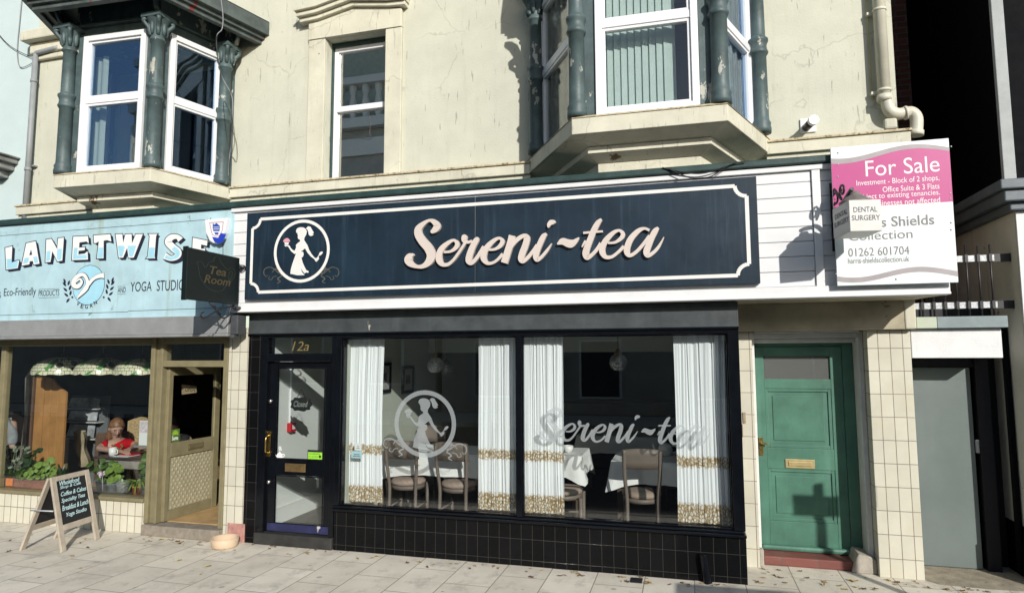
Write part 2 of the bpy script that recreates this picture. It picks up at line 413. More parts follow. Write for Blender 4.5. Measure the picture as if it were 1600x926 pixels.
# pilaster capital at the left end of the wall
mb = MB(); x0 = XL-.02
mb.box(x0, x0+.58, YW-.10, YW-.002, 6.20, 6.35); mb.box(x0-.06, x0+.63, YW-.2, YW-.002, 6.351, 6.50); mb.box(x0, x0+.58, YW-.06, YW-.002, 6.12, 6.199)
mb.build('pilaster_capital', cream_trim, TB, .02)
# block at the right end of the string course
MB().box(XR-.16, XR-.05, YW-.16, YW-.10, 4.036, 4.14).build('coping_stub', cream_trim, TB, .02)

# ---- sash window with its stone surround
glass_sash = glass_mat('sash window glass', (.7,.75,.75), .5, .5, .03)
sw = thing('sash_window', None, None, ((sx0+sx1)/2, YW, sz0), parent=TB)
yg = YW+.17; fw_ = .055
mb = MB()
for x0, x1, z0, z1 in ((sx0+.02, sx0+.02+fw_, sz0+.02, sz1-.05), (sx1-.02-fw_, sx1-.02, sz0+.02, sz1-.05)): mb.box(x0, x1, yg-.03, yg+.03, z0, z1)
zm = Zz(560, 170, yg)
mb.box(sx0+.02+fw_, sx1-.02-fw_, yg-.03, yg+.03, sz0+.02, sz0+.08); mb.box(sx0+.02+fw_, sx1-.02-fw_, yg-.03, yg+.03, sz1-.11, sz1-.05)
mb.box(sx0+.02+fw_, sx1-.02-fw_, yg-.045, yg+.03, zm-.035, zm+.035)
mb.build('window_frame', upvc, sw, .006)
MB().box(sx0+.07, sx1-.07, yg, yg+.006, sz0+.05, zm-.03).build('pane', glass_sash, sw)
MB().box(sx0+.07, sx1-.07, yg, yg+.006, zm+.03, sz1-.1).build('pane', glass_sash, sw)
MB().box(sx0+.001, sx0+.02, yg-.06, yg+.05, sz0, sz1).box(sx1-.02, sx1-.001, yg-.06, yg+.05, sz0, sz1).box(sx0+.021, sx1-.021, yg-.06, yg+.05, sz1-.05, sz1-.001).build('outer_frame', teal_dk, sw)
mb = MB(); sw_ = .16
o0 = X(483,170,YW); o1 = X(629,150,YW)
for x0, x1 in ((o0, sx0-.002), (sx1+.002, o1)): mb.box(x0, x1, YW-.045, YW-.003, 4.04, sz1)
pk = [(o0, sz1), (o1, sz1), (o1, sz1+.20), ((o0+o1)/2+.1, sz1+.20), ((o0+o1)/2, sz1+.30), (o0+.18, sz1+.22), (o0, sz1+.20)]
pk = [(o0, sz1+.002), (o1, sz1+.002), (o1, sz1+.22), ((o0+o1)/2, sz1+.33), (o0, sz1+.22)]
mb.poly([(x, YW-.003, z) for x, z in pk], (0,-1,0), .055)
mb.build('window_surround', cream_trim, sw, .008)
mb = MB(); mc = (o0+o1)/2; e0, e1 = o0-.07, o1+.03
for dz, pr, th in ((0, .10, .05), (.052, .15, .05), (.104, .19, .035)):
    zz = sz1+.215+dz
    pl = [(e0-pr*.3, zz), (o0+.16, zz+.015), (mc, zz+.105), (o1-.16, zz+.035), (e1+pr*.3, zz+.02)]
    mb.poly([(x, YW-.004, z) for x, z in pl] + [(x, YW-.004, z+th) for x, z in pl[::-1]], (0,-1,0), pr)
mb.build('pediment', cream_trim, sw, .008)

# ---- the two bays
def offset_line(P, d, ends=YW):
    """move the open bay outline outwards (towards the street) by d, ends kept on the wall"""
    P = [Vector(p) for p in P]; out = []
    L = []
    for a, b in zip(P, P[1:]):
        t = (b-a).normalized(); n = Vector((t.y, -t.x)); L.append((a+n*d, t))
    def hit(p, t, q, s):
        den = t.x*s.y-t.y*s.x; k = ((q.x-p.x)*s.y-(q.y-p.y)*s.x)/den; return p+t*k
    p, t = L[0]; out.append(p+t*((ends-p.y)/t.y))
    for (p, t), (q, s_) in zip(L, L[1:]): out.append(hit(p, t, q, s_))
    p, t = L[-1]; out.append(p+t*((ends-p.y)/t.y))
    return [(v.x, v.y) for v in out]
def arcs(c, r, a0, a1, n=14): return [(c[0]+r*math.cos(a0+(a1-a0)*i/n), c[1]+r*math.sin(a0+(a1-a0)*i/n)) for i in range(n+1)]
flaky = mat('flaking cream paint', (.575,.56,.455), .75, .14, 3, .35, 40, .2, flecks=.5, cracks=.8, streak=.6, streakc=(.38,.33,.24), peel=((.17,.11,.065), 3.2, .63))
def make_bay(P, zs, label, up=0, over=1):
    bay = thing('bay_window', None, None, ((P[1][0]+P[2][0])/2, YW, zs), parent=TB)
    if label: bay['label'] = label
    zt = zs+1.56*K; yi = YW-.003
    # apron and sill
    mb = MB(); q = lambda d: offset_line(P, d, yi)
    mb.plan(q(-.22), 3.647, zs-.372); mb.plan(q(-.22), zs-.371, zs-.312, q(-.09)); mb.plan(q(-.085), zs-.311, zs-.252)
    mb.build('apron', flaky, bay, .004)
    mb = MB(); mb.plan(q(-.10), zs-.25, zs-.19, q(.09)); mb.plan(q(.115), zs-.189, zs-.045)
    s_ = mb.build('sill', cream_trim, bay, .006)
    MB().plan(q(.125), zs-.044, zs-.018, q(.09)).build('weathered_edge', cream_edge, bay, .004)
    # joinery: corner posts, boards between posts and frames, lintel frieze
    post = MB(); fr = MB(); gl = []
    for k in range(3):
        a, b = Vector(P[k]), Vector(P[k+1]); t = (b-a).normalized(); n = Vector((t.y, -t.x)); L = (b-a).length
        t3 = t.to_3d(); n3 = n.to_3d()
        if k == 1: m0, m1 = .14, .14
        else: m0, m1 = ((.16, .15) if k == 0 else (.15, .16))
        if k == 2: m0, m1 = .13, .17
        O = lambda *A: fr.obox(a, t3, n3, *A)
        post.obox(a, t3, n3, .0, m0, -.06, .005, zs-.02, zt+.02); post.obox(a, t3, n3, L-m1, L, -.06, .005, zs-.02, zt+.02)
        post.obox(a, t3, n3, m0, L-m1, -.05, .003, zt-.02, zt+.02)
        u0, u1 = m0+.002, L-m1-.002; z0, z1 = zs-.016, zt-.022; w_ = .062
        zm_ = zs+.80*K
        O(u0, u0+w_, -.05, .035, z0, z1); O(u1-w_, u1, -.05, .035, z0, z1)
        O(u0+w_, u1-w_, -.05, .035, z0, z0+w_); O(u0+w_, u1-w_, -.05, .035, z1-w_, z1)
        O(u0+w_, u1-w_, -.05, .022, zm_-.035, zm_+.035)
        # opening sashes
        s0 = .028
        for za, zb in ((z0+w_, zm_-.035), (zm_+.035, z1-w_)):
            O(u0+w_, u0+w_+s0, -.04, .012, za, zb); O(u1-w_-s0, u1-w_, -.04, .012, za, zb)
            O(u0+w_+s0, u1-w_-s0, -.04, .012, za, za+s0); O(u0+w_+s0, u1-w_-s0, -.04, .012, zb-s0, zb)
            g = MB().obox(a, t3, n3, u0+w_+s0-.01, u1-w_-s0+.01, -.02, -.014, za+s0-.01, zb-s0+.01); gl.append((g, k))
    post.build('timber_post', teal, bay, .006)
    fr.build('window_frame', upvc, bay, .005)
    for g, k in gl: g.build('pane', (glass_up if up else glass_front) if k == 1 else glass_side if k == 2 else glass_up, bay)
    # turned columns
    prof = [(.0,-.02),(.085,-.02),(.088,.02),(.08,.05),(.086,.07),(.072,.10),(.07,.14),(.068,.72),(.078,.725),(.088,.745),(.078,.765),(.073,.80),(.078,.83),(.09,.85),(.09,.87),(.07,.885),
            (.066,.90),(.062,1.36),(.074,1.365),(.08,1.38),(.07,1.395),(.066,1.42),(.075,1.50),(.105,1.58),(.12,1.60)]
    cp = offset_line(P, .045, YW-.09)
    for i, (x, y) in enumerate(cp):
        if i == 0: x += .03; y = YW-.2
        if i == 3: x -= .0; y = YW-.2
        c = MB().lathe((x, y, zs), [(r_*K, h_*K) for r_, h_ in prof], 22)
        ab = MB()
        ang = math.atan2(-1, 0)
        c.box(x-.125, x+.125, y-.125, y+.125, zs+1.60*K, zs+1.64*K)
        for sxx in (-1, 1):
            for syy in (-1, 1):
                c.tube(cr([(x+sxx*.045, y+syy*.045, zs+1.42*K), (x+sxx*.065, y+syy*.065, zs+1.5*K), (x+sxx*.105, y+syy*.105, zs+1.57*K), (x+sxx*.085, y+syy*.085, zs+1.60*K)], 4), [.022]*9+[.026]*4, 6)
        for k in range(8):
            w_ = k*math.pi/4
            c.ell((x+.083*math.cos(w_), y+.083*math.sin(w_), zs+1.5*K), .028, .028, .085, 6, 5)
        c.build('column', teal, bay)
    # frieze, soffit, cornice with its gutter
    mb = MB(); mb.plan(q(-.02), zt+.021, zt+.10); mb.plan(q(.03), zt+.101, zt+.125); mb.plan(q(.0), zt+.126, zt+.40+up)
    mb.build('frieze', teal, bay, .004)
    mb = MB(); zt += up; q = lambda d: offset_line(P, d*over, yi)
    mb.plan(q(.30), zt+.405, zt+.43)
    mb.build('soffit', teal_dk, bay)
    mb = MB()
    def ring(d0, d1, za, zb):
        A, B = q(d0), q(d1); mb.plan(A + B[::-1], za, zb)
    ring(.305, .37, zt+.16, zt+.43); ring(.371, .41, zt+.21, zt+.30); ring(.411, .47, zt+.26, zt+.43); ring(.24, .304, zt+.20, zt+.26); ring(.28, .304, zt+.261, zt+.404)
    mb.plan(q(.48), zt+.431, zt+.48, q(.02)); mb.plan(q(.02), zt+.481, zt+.6, q(-.5))
    mb.build('cornice', mat('blistered green cornice paint', (.075,.095,.093), .5, .35, 6, .2, 50, peel=((.16,.035,.03), 4, .61), streak=.7, streakc=(.22,.23,.21)), bay, .005)
    for i, (x, y) in enumerate(offset_line(P, .12, YW-.14)):
        b = MB(); tdir = Vector((0,-1,0)) if i in (1, 2) else Vector((-1,-.3,0) if i == 0 else (1,-.3,0)).normalized()
        if i in (1, 2): tdir = Vector((-.35 if i == 1 else .35, -1, 0)).normalized()
        n3 = tdir.cross(Vector((0,0,1)))
        pts = [(0,0),(.0,.05),(.05,.16),(.11,.22),(.16,.24),(.17,.19),(.11,.12),(.06,.03)]
        bz = zs+1.645*K
        b.poly([Vector((x,y,bz))+tdir*(u-.02)+Vector((0,0,v*1.15))-n3*.03 for u, v in pts], n3, .06)
        b.build('bracket', teal, bay, .008)
    return bay
make_bay(BL, 4.071, 'canted bay window above the pale blue shop sign')
make_bay(BR, 4.103, 'canted bay window above the right half of the navy sign', .22, .6)

# ---- fascia: cladding boards, base and top boards, soffit, flashing
x0c, x1c = -4.78, 2.02
mb = MB(); z = 2.535
while z < 3.50:
    mb.box(x0c, X(1272,380,YF), YF, YF+.05, z, min(z+.125, 3.53)); mb.box(X(1286,380,YF), x1c, YF+.012, YF+.05, z, min(z+.125, 3.53)); z += .129
mb.build('cladding', white_paint, TB, .005)
MB().box(x0c, x1c+.02, YF-.035, YF+.05, ZB, 2.53).box(x0c, x1c+.02, YF-.05, YF+.05, ZB+.003, ZB+.022).build('fascia_base_board', white_paint, TB, .004)
MB().box(x0c, x1c+.02, YF-.03, YF+.05, 3.532, 3.575).build('fascia_top_board', white_paint, TB, .004)
MB().box(X(1272,380,YF)+.002, X(1286,380,YF)-.002, YF-.02, YF+.05, 2.531, 3.531).build('cladding_trim', white_paint, TB, .004)
mb = MB(); mb.box(-12, x1c, YF+.051, YW-.004, ZB+.02, 3.58); mb.build('fascia_box', soffit_m, TB)
mb = MB(); mb.plan([(.42, YF+.052), (x1c+.02, YF+.052), (1.90, .44), (.42, .44)], ZB+.004, ZB+.019); mb.build('soffit', soffit_m, TB)
mb = MB(); mb.box(-12, x1c+.04, YF-.06, YW-.004, 3.581, 3.645)
mb.build('flashing', teal_dk, TB, .012)
MB().box(x1c-.3, XR-.002, YW+.01, .9, ZB+.02, 3.57).build('fascia_return', soffit_m, TB)

# ---- green door entrance on the right (recessed)
XE0, XE1 = .395, 1.89
cream_tile = tile_mat('cream glazed tiles', (.62,.60,.495), (.565,.545,.45), (.22,.18,.145), .1, .205, .03, .04, ms=.0035, rough=.22, streak=.35, streakc=(.5,.45,.28))
cream_tile_y = tile_mat('cream glazed tiles side', (.62,.60,.495), (.565,.545,.45), (.22,.18,.145), .1, .205, .03, .04, axis='Y', ms=.0035, rough=.22)
YE = .50
zl0 = Zz(1270, 516, .42)
MB().box(.40, 1.893, .42, .86, zl0, ZB+.003).build('door_lintel', soffit_m, TB, .006)
px0, px1 = X(1364,700,YE), X(1433,700,YE)
MB().box(px0, px1, YE, .86, 0, zl0-.003).build('tiled_pillar', cream_tile, TB, .004)
MB().box(px1-.06, px1+.03, YE-.09, .9, zl0+.001, zl0+.27).build('pillar_block', cream_trim, TB, .012)
sl0, sl1 = .40, X(1181,700,YE)
MB().box(sl0, sl1, YE, .84, 0, zl0-.003).build('tiled_jamb', cream_tile, TB, .003)
YD = .84
jamb_m = mat('white painted jamb', (.62,.62,.6), .5, .1, 8)
dl0, dl1 = X(1184,700,YD), X(1322,700,YD)
zd0, zd1 = Zz(1250, 857, YD), Zz(1250, 541, YD)
MB().box(sl1+.002, sl1+.03, YE+.1, YD+.05, .05, zl0-.004).box(dl1+.10, px0-.002, YE+.14, YD+.05, .12, zl0-.004).build('door_jamb', jamb_m, TB, .006)
mb = MB(); zt_ = zd1+.03
for k in range(3): mb.box(sl1+.031, dl1+.098, .55+.09*k, YD+.03, zt_+.045*(2-k)+.003, zt_+.045*(3-k))
mb.build('door_head', jamb_m, TB, .004)
green = mat('green door paint', (.064,.165,.118),   .42, .26, 3, .08, 60, .45, flecks=.0, streak=.9, streakc=(.13,.27,.205), spots=((.32,.40,.34), 16, .715))
MB().box(dl0-.03, dl0-.002, YD-.04, YD+.04, zd0, zt_).box(dl1+.002, dl1+.098, YD-.01, YD+.05, zd0-.02, zt_).box(dl0, dl1, YD-.03, YD+.05, zd1+.004, zt_+.02).build('green_door_frame', green, TB, .004)
MB().box(.40, 1.893, YD+.06, YD+.10, 0, ZB).build('entrance_backing', dark_in, TB)  # unseen dark sheet added to stop light leaking past the green door
gd = thing('green_door', None, None, ((dl0+dl1)/2, YD, zd0), parent=TB)
W_ = dl1-dl0
def zpx(py): return Zz(1250, py, YD)
rails = [(zd0, zpx(815)+.0), (zpx(733)-.0, zpx(700)), (zpx(607), zpx(592)), (zpx(556), zd1)]
mb = MB(); st = .105
mb.box(dl0, dl0+st-.02, YD, YD+.045, zd0, zd1); mb.box(dl1-st, dl1, YD, YD+.045, zd0, zd1)
for z0, z1 in rails: mb.box(dl0+st-.02, dl1-st, YD, YD+.045, z0, z1)
for z0, z1 in ((rails[0][1], rails[1][0]), (rails[1][1], rails[2][0])):
    a, b = dl0+st-.02, dl1-st
    mb.box(a, b, YD+.022, YD+.04, z0, z1)
    for i, (u0, u1, v0, v1) in enumerate(((a, a+.03, z0, z1), (b-.03, b, z0, z1), (a+.03, b-.03, z0, z0+.03), (a+.03, b-.03, z1-.03, z1))): mb.box(u0, u1, YD+.008, YD+.0215, v0, v1)
    mb.box(a+.07, b-.07, YD+.014, YD+.0215, z0+.07, z1-.07)
mb.build('door_leaf', green, gd, .007)
MB().box(dl0+.0, dl1+.06, YD-.06, YD-.001, zd0-.015, zd0+.035).build('weather_bar', green, gd, .02)
frost = glass_mat('door light glass', (.35,.36,.36), .08, .8, 0, .16)
MB().box(dl0+st-.02, dl1-st, YD+.02, YD+.026, rails[2][1], rails[3][0]).build('pane', frost, gd)
MB().box(dl0+.05, dl1-.05, YD+.05, YD+.06, rails[2][1]-.05, rails[3][0]+.05).build('backing', dark_in, gd)
lp = [X(1227,724,YD), X(1273,724,YD), zpx(731), zpx(717)]
def letter_plate(lp, y, parent, m=brass):
    mb = MB(); a, b, c, d = lp
    mb.box(a, b, y-.012, y-.001, c, d); mb.box(a+.028, b-.028, y-.02, y-.0125, c+.022, d-.022)
    return mb.build('letter_plate', m, parent, .004)
brass_pale = mat('pale worn brass', (.55,.44,.22), .4, .15, 12, 0, 60, .5, .6)
letter_plate(lp, YD, gd, brass_pale)
hz = zpx(696)
mb = MB(); mb.box(dl0+.01, dl0+.05, YD-.012, YD-.001, hz-.10, hz+.07)
mb.tube([(dl0+.03, YD-.013, hz+.02), (dl0+.03, YD-.05, hz+.02), (dl0+.10, YD-.055, hz+.015)], .009)
mb.build('door_handle', brass, gd, .002)
red_step = tile_mat('red step tiles', (.20,.065,.052), (.17,.055,.045), (.14,.09,.07), .3, .3, ms=.004, rough=.5, streak=.5, streakc=(.32,.2,.15))
MB().box(sl1+.04, dl1+.06, .60, YD+.1, 0, zd0-.018).build('door_step', red_step, TB, .012)
stone_m = mat('grey stone', (.36,.33,.28), .85, .2, 8, .4, 60, .2)
MB().box(sl1-.0, sl1+.038, YE+.02, YE+.098, 0, .16).build('plinth_stone', stone_m, TB, .01)
mb = MB(); mb.poly([(px0-.21, .81, 0), (px0-.0, .81, 0), (px0-.0, .81, .12), (px0-.05, .81, .15), (px0-.15, .81, .17), (px0-.18, .81, .1)], (0,-1,0), .25)
mb.build('plinth_stone', stone_m, TB, .012)
mb = MB(); bx = X(1163,652,YE); bz = Zz(1163,652,YE)
mb.box(bx-.012, bx+.012, YE-.012, YE-.001, bz-.05, bz+.05); mb.tube([(bx-.02, YE-.008, bz-.06), (bx-.02, YE-.008, bz-.18)], .004)
mb.build('door_bell', mat('aged brass bell plate', (.3,.24,.15), .5, .2, 10), TB, .003)

# ================================================================== grey door passage and the neighbours
PS = thing('passage_entrance', 'grey side door under a white beam beside the tiled pillar', 'doorway', (2.3, .6, 0))
white_b = mat('white painted masonry', (.68,.69,.69), .6, .06, 6, .25, 50, .3, streak=.3, streakc=(.55,.53,.5), spots=((.35,.33,.3), 14, .73))
wl0 = px1+.004; XN = 2.80
MB().box(wl0, X(1566,535,.5), .50, .95, Zz(1500,559,.5), Zz(1500,513,.5)).build('beam', white_b, PS, .006)
sill_m = mat('grey green coping paint', (.20,.25,.26), .5, .15, 6, .1, 60)
sill_m2 = mat('pale green coping paint', (.42,.47,.37), .6, .1, 6, .1, 60)
zc0, zc1 = Zz(1500,512,.44), Zz(1500,494,.44)
xs_ = X(1464,500,.44)
MB().box(wl0+.035, xs_-.001, .44, .95, zc0, zc1).build('coping', sill_m2, PS, .004)
MB().box(xs_+.001, X(1575,500,.44), .44, .95, zc0, zc1).build('coping', sill_m, PS, .004)
grey_door = mat('grey flush door paint', (.135,.165,.16), .42, .10, 2, .05, 50, .4, streak=.35, streakc=(.19,.215,.21), spots=((.26,.28,.27), 14, .74))
gx0, gx1 = 1.93, X(1525,720,.93)
gz0, gz1 = Zz(1480,885,.93), Zz(1480,574,.93)
dr = MB().box(gx0, gx1, .93, .975, gz0, gz1).build('door', grey_door, PS, .006)
hx, hz = X(1531,697,.91), Zz(1531,697,.91)
MB().box(gx1-.0, gx1+.03, .905, .929, hz-.06, hz+.06).build('door_handle', mat('pale aluminium', (.6,.6,.6), .35, .05, 20, 0, 60, .5, .8), dr, .006)
mb = MB(); mb.box(gx1+.031, X(1553,700,.90), .90, 1.08, 0, Zz(1500,559,.5)-.002); mb.box(1.9, gx1+.03, .93, 1.08, gz1+.004, Zz(1500,559,.5)-.002); mb.box(1.9, XN-.005, 1.081, 1.12, 0, 2.4)
mb.build('door_frame', mat('black door frame', (.008,.008,.012), .6, .2, 8), PS)
conc = mat('rough concrete threshold', (.33,.29,.22), .9, .3, 8, .6, 60, .2, spots=((.15,.12,.08), 12, .62))
MB().plan([(px1+.01,.50),(2.02,.42),(2.35,.40),(2.75,.42),(2.79,.47),(2.79,1.07),(px1+.01,1.07)], .0, gz0-.006).build('threshold', conc, PS, .02)
MB().box(1.9, XN-.002, 1.13, 2.75, 2.2, zc1-.02).build('flat_roof', mat('roof felt', (.08,.08,.085), .9), PS)
# railing
rl = thing('railing', 'black iron railing with grey cross rails above the white beam', 'railing', (2.3, .6, zc1))
iron = mat('black iron', (.015,.015,.016), .45, .3, 20, .1, 90, .5)
galv = mat('mottled grey rail', (.42,.44,.46), .45, .25, 60, .2, 120, .5, .2)
ry = .60
for py in (403, 476):
    z = Zz(1540, py, ry); xr_ = X(1562, 440, ry); MB().box(px1+.02, xr_-.03, ry-.004, ry+.010, z-.028, z+.028).build('rail', galv, rl)
    MB().box(xr_-.055, XN-.004, ry+.0105, ry+.05, z-.035, z+.035).build('rail_socket', iron, rl)
for px in (1421, 1440, 1458, 1476, 1495, 1513, 1532, 1551):
    x = X(px, 470, ry); zt_b = Zz(px, 382, ry) + random.uniform(-.01, .01)
    mb = MB().tube([(x, ry-.014, zc1), (x, ry-.014, zt_b)], .008, 6)
    for py in (403, 476):
        z = Zz(1540, py, ry); mb.box(x-.012, x+.012, ry-.024, ry+.0, z-.034, z+.034)
    mb.build('bar', iron, rl)

NB = thing('black_building', 'neighbouring building painted black above a cornice and white below at the right edge', 'building', (4.5, .48, 0))
blk = mat('black masonry paint', (.0025,.003,.0045), .7, .2, 3, .15, 40, .08)
zc = Zz(1580, 335, .62)
shade_wall = mat('stained cream side wall', (.55,.54,.48), .8, .12, 2, .2, 40, .2, streak=.6, streakc=(.12,.11,.10), spots=((.12,.11,.1), 4, .66))
MB().box(XN, 9, .50, 6, .45, zc).build('ground_floor_wall', shade_wall, NB)
MB().box(XN+.004, 9, .48, .498, .45, zc-.004).build('front_wall', white_b, NB)
MB().box(XN-.004, 9, .47, 6, 0, .449).build('plinth', blk, NB)
MB().box(XN+.0, 9, .62, 6, zc+.26, 9.5).build('upper_wall', blk, NB)
MB().box(XN-.012, XN+.085, .60, .619, zc+.262, 9.5).box(XN-.012, XN-.001, .62, .65, zc+.262, 9.5).build('corner_strip', mat('grey corner stones', (.36,.38,.38), .7, .12, 5, .2, 40), NB, .006)
mb = MB()
for i, (pr, z0, z1) in enumerate(((.06, zc+.002, zc+.07), (.12, zc+.072, zc+.17), (.16, zc+.172, zc+.258))): mb.box(XN-pr, 9, .48-pr, 6, z0, z1)
mb.build('cornice', mat('slate grey cornice paint', (.10,.12,.14), .5, .2, 5, .1, 40), NB, .01)
MB().tube([(XN-.03, .78, .05), (XN-.03, .78, 2.2)], .028, 12).build('downpipe', blk, NB)

WN = thing('white_building', 'white rendered building at the far left edge behind the grey pipe', 'building', (-11, .68, 0))
MB().box(-16, XL-.004, .68, 7, 3.3, 9.5).build('wall', mat('bright white render', (.50,.60,.605), .75, .05, 2, .2, 40, .2, spots=((.4,.42,.42), 7, .70)), WN)
mb = MB(); wx, wz = X(22, 262, .55), Zz(22, 262, .55)
mb.box(-11, wx-.10, .40, .679, wz+.09, wz+.16); mb.box(-11, wx-.16, .47, .679, wz+.0, wz+.089); mb.box(-11, wx-.26, .52, .679, wz-.10, wz-.001); mb.box(-11, wx-.06, .37, .679, wz+.161, wz+.185)
mb.build('window_sill', mat('grey stained sill', (.22,.22,.21), .8, .3, 8, .2, 60), WN, .015)
# ================================================================== black tea shop front
TS = thing('tea_shop', 'black tiled shop front with gloss black frames and two big curtained windows', 'shop front', (-2.1, 0, 0))
tx0, tx1 = X(385,650,0), X(1159,650,0)                 # left and right ends
wx0, wx1 = X(532,650,0), X(1141,650,0)                 # window opening
wm = X(811,650,0); wz0, wz1 = .445, 2.145
blk_tile = tile_mat('black glazed tiles', (.005,.0055,.006), (.007,.007,.008), (.045,.043,.038), .108, .19, 0, .135, ms=.0022, rough=.03, rvar=.1, spec=.12, spots=((.30,.29,.26), 13, .755), bump=.4)
blk_tile_y = tile_mat('black glazed tiles side', (.010,.011,.012), (.014,.014,.015), (.055,.052,.046), .108, .19, 0, .135, axis='Y', ms=.003, rough=.1)
dx0, dx1 = X(412,650,0), X(524,650,0)                  # door bay
MB().box(dx1+.005, tx1, 0, .12, 0, .395).build('stall_riser', blk_tile, TS, .004)
MB().box(tx0, X(404,650,0), 0, .16, .0, 2.19).build('tiled_pilaster', blk_tile, TS, .004)
MB().box(tx1-.012, tx1+.0, .121, YE+.36, 0, 2.42).build('return_wall', blk_tile_y, TS)
MB().box(tx0, tx1+.0, -.012, .16, 2.205, ZB-.003).build('head_board', black_head, TS, .004)
MB().box(tx0, tx1, -.022, .16, 2.185, 2.203).build('head_moulding', black_paint, TS, .003)
mb = MB()
mb.box(dx1+.002, tx1+.003, -.05, .12, .397, .422); mb.box(dx1+.01, tx1-.012, -.02, .12, .4225, wz0-.001)
mb.build('window_sill', black_paint, TS, .006)
mb = MB()
mb.box(dx1+.002, wx0, -.008, .12, wz0, 2.184); mb.box(wx1, tx1-.002, -.006, .12, wz0, 2.184)
mb.box(wm-.028, wm+.028, -.004, .11, wz0, wz1); mb.box(wx0, wx1, -.004, .12, wz1, 2.184)
for a, b in ((wx0, wm-.028), (wm+.028, wx1)):
    mb.box(a, a+.012, .02, .044, wz0, wz1); mb.box(b-.012, b, .02, .044, wz0, wz1); mb.box(a+.012, b-.012, .02, .044, wz0, wz0+.012); mb.box(a+.012, b-.012, .02, .044, wz1-.012, wz1)
mb.build('window_frame', black_paint, TS, .004)
YG = .05
pane_l = MB().box(wx0, wm-.028, YG, YG+.006, wz0, wz1).build('pane', glass, TS)
pane_r = MB().box(wm+.028, wx1, YG, YG+.006, wz0, wz1).build('pane', glass, TS)
# door bay
mb = MB()
a0 = X(404,650,0)+.002
mb.box(a0, dx0+.03, -.006, .12, .12, 2.184); mb.box(dx1-.055, dx1, -.006, .12, .12, 2.184)
tr0, tr1 = Zz(470,552,0), Zz(470,527,0)
mb.box(dx0+.03, dx1-.055, -.004, .12, tr1, 2.184); mb.box(dx0+.03, dx1-.055, -.010, .12, tr0-.085, tr0)
mb.build('door_frame', black_paint, TS, .005)
MB().box(a0, dx1, -.03, .14, 0, .118).build('door_threshold', mat('worn black step', (.03,.03,.028), .6, .4, 8, .2, 40, spots=((.2,.19,.16), 10, .66)), TS, .01)
tp = MB().box(dx0+.03, dx1-.055, .03, .036, tr0, tr1).build('transom_pane', glass, TS)
gold = mat('gold leaf lettering', (.24,.19,.08), .45, .1, 9, 0, 60, .5, .4)
A_, B_ = at(456,548,.029), at(483,533,.029)
MB().text('12a', A_, (1,0,0), (0,0,1), B_.x-A_.x, B_.z-A_.z, .001, shear=.25).build('house_number', gold, tp)
YDR = .035
fx0, fx1 = dx0+.033, dx1-.058
door = thing('door', None, None, ((fx0+fx1)/2, YDR, .13), parent=TS)
def dz(py): return Zz(470, py, YDR)
g0, g1 = X(431,650,YDR), X(508,650,YDR)
u0, u1, l0, l1 = dz(718), dz(574), dz(820), dz(743)
mb = MB(); zt_ = tr0-.088
mb.box(fx0, g0, YDR, YDR+.045, .13, zt_); mb.box(g1, fx1, YDR, YDR+.045, .13, zt_)
mb.box(g0, g1, YDR, YDR+.045, u1, zt_); mb.box(g0, g1, YDR, YDR+.045, l1, u0); mb.box(g0, g1, YDR, YDR+.045, .13, l0)
for z0, z1 in ((u0, u1), (l0, l1)):
    mb.box(g0, g0+.014, YDR-.008, YDR-.0005, z0, z1); mb.box(g1-.014, g1, YDR-.008, YDR-.0005, z0, z1); mb.box(g0+.014, g1-.014, YDR-.008, YDR-.0005, z0, z0+.014); mb.box(g0+.014, g1-.014, YDR-.008, YDR-.0005, z1-.014, z1)
mb.build('door_leaf', black_paint, door, .004)
MB().box(fx0+.03, fx1-.005, YDR-.016, YDR-.001, .135, .215).build('kick_bar', mat('scuffed navy paint', (.02,.022,.07), .45, .3, 10, .2, 30, peel=((.4,.4,.38), 6, .66)), door, .006)
MB().box(g0, g1, YDR+.02, YDR+.026, u0, u1).build('pane', glass, door)
MB().box(g0, g1, YDR+.02, YDR+.026, l0, l1).build('pane', glass, door)
letter_plate([X(446,730,YDR), X(478,730,YDR), dz(737), dz(724)], YDR, door, mat('tarnished brass plate', (.32,.22,.10), .4, .25, 20, 0, 60, .5, .8))
mb = MB(); hx = X(420.5,690,YDR)
mb.box(hx-.022, hx+.022, YDR-.010, YDR-.001, dz(715), dz(674)); mb.box(hx-.028, hx+.028, YDR-.012, YDR-.0011, dz(713), dz(708)); mb.box(hx-.028, hx+.028, YDR-.012, YDR-.0012, dz(681), dz(676))
mb.tube(cr([(hx, YDR-.01, dz(709)), (hx, YDR-.055, dz(706)), (hx, YDR-.06, dz(695)), (hx, YDR-.055, dz(684)), (hx, YDR-.01, dz(681))], 5), .009, 8)
mb.build('door_handle', brass, door, .002)
for px, py in ((423,627), (420,755)):
    MB().lathe((X(px,py,YDR), YDR-.001, dz(py)), [(0,-.02),(.018,-.02),(.021,-.006),(.021,.0)], 14, 'Y').build('door_lock', mat('steel lock', (.5,.49,.46), .35, .2, 30, 0, 60, .5, 1), door)
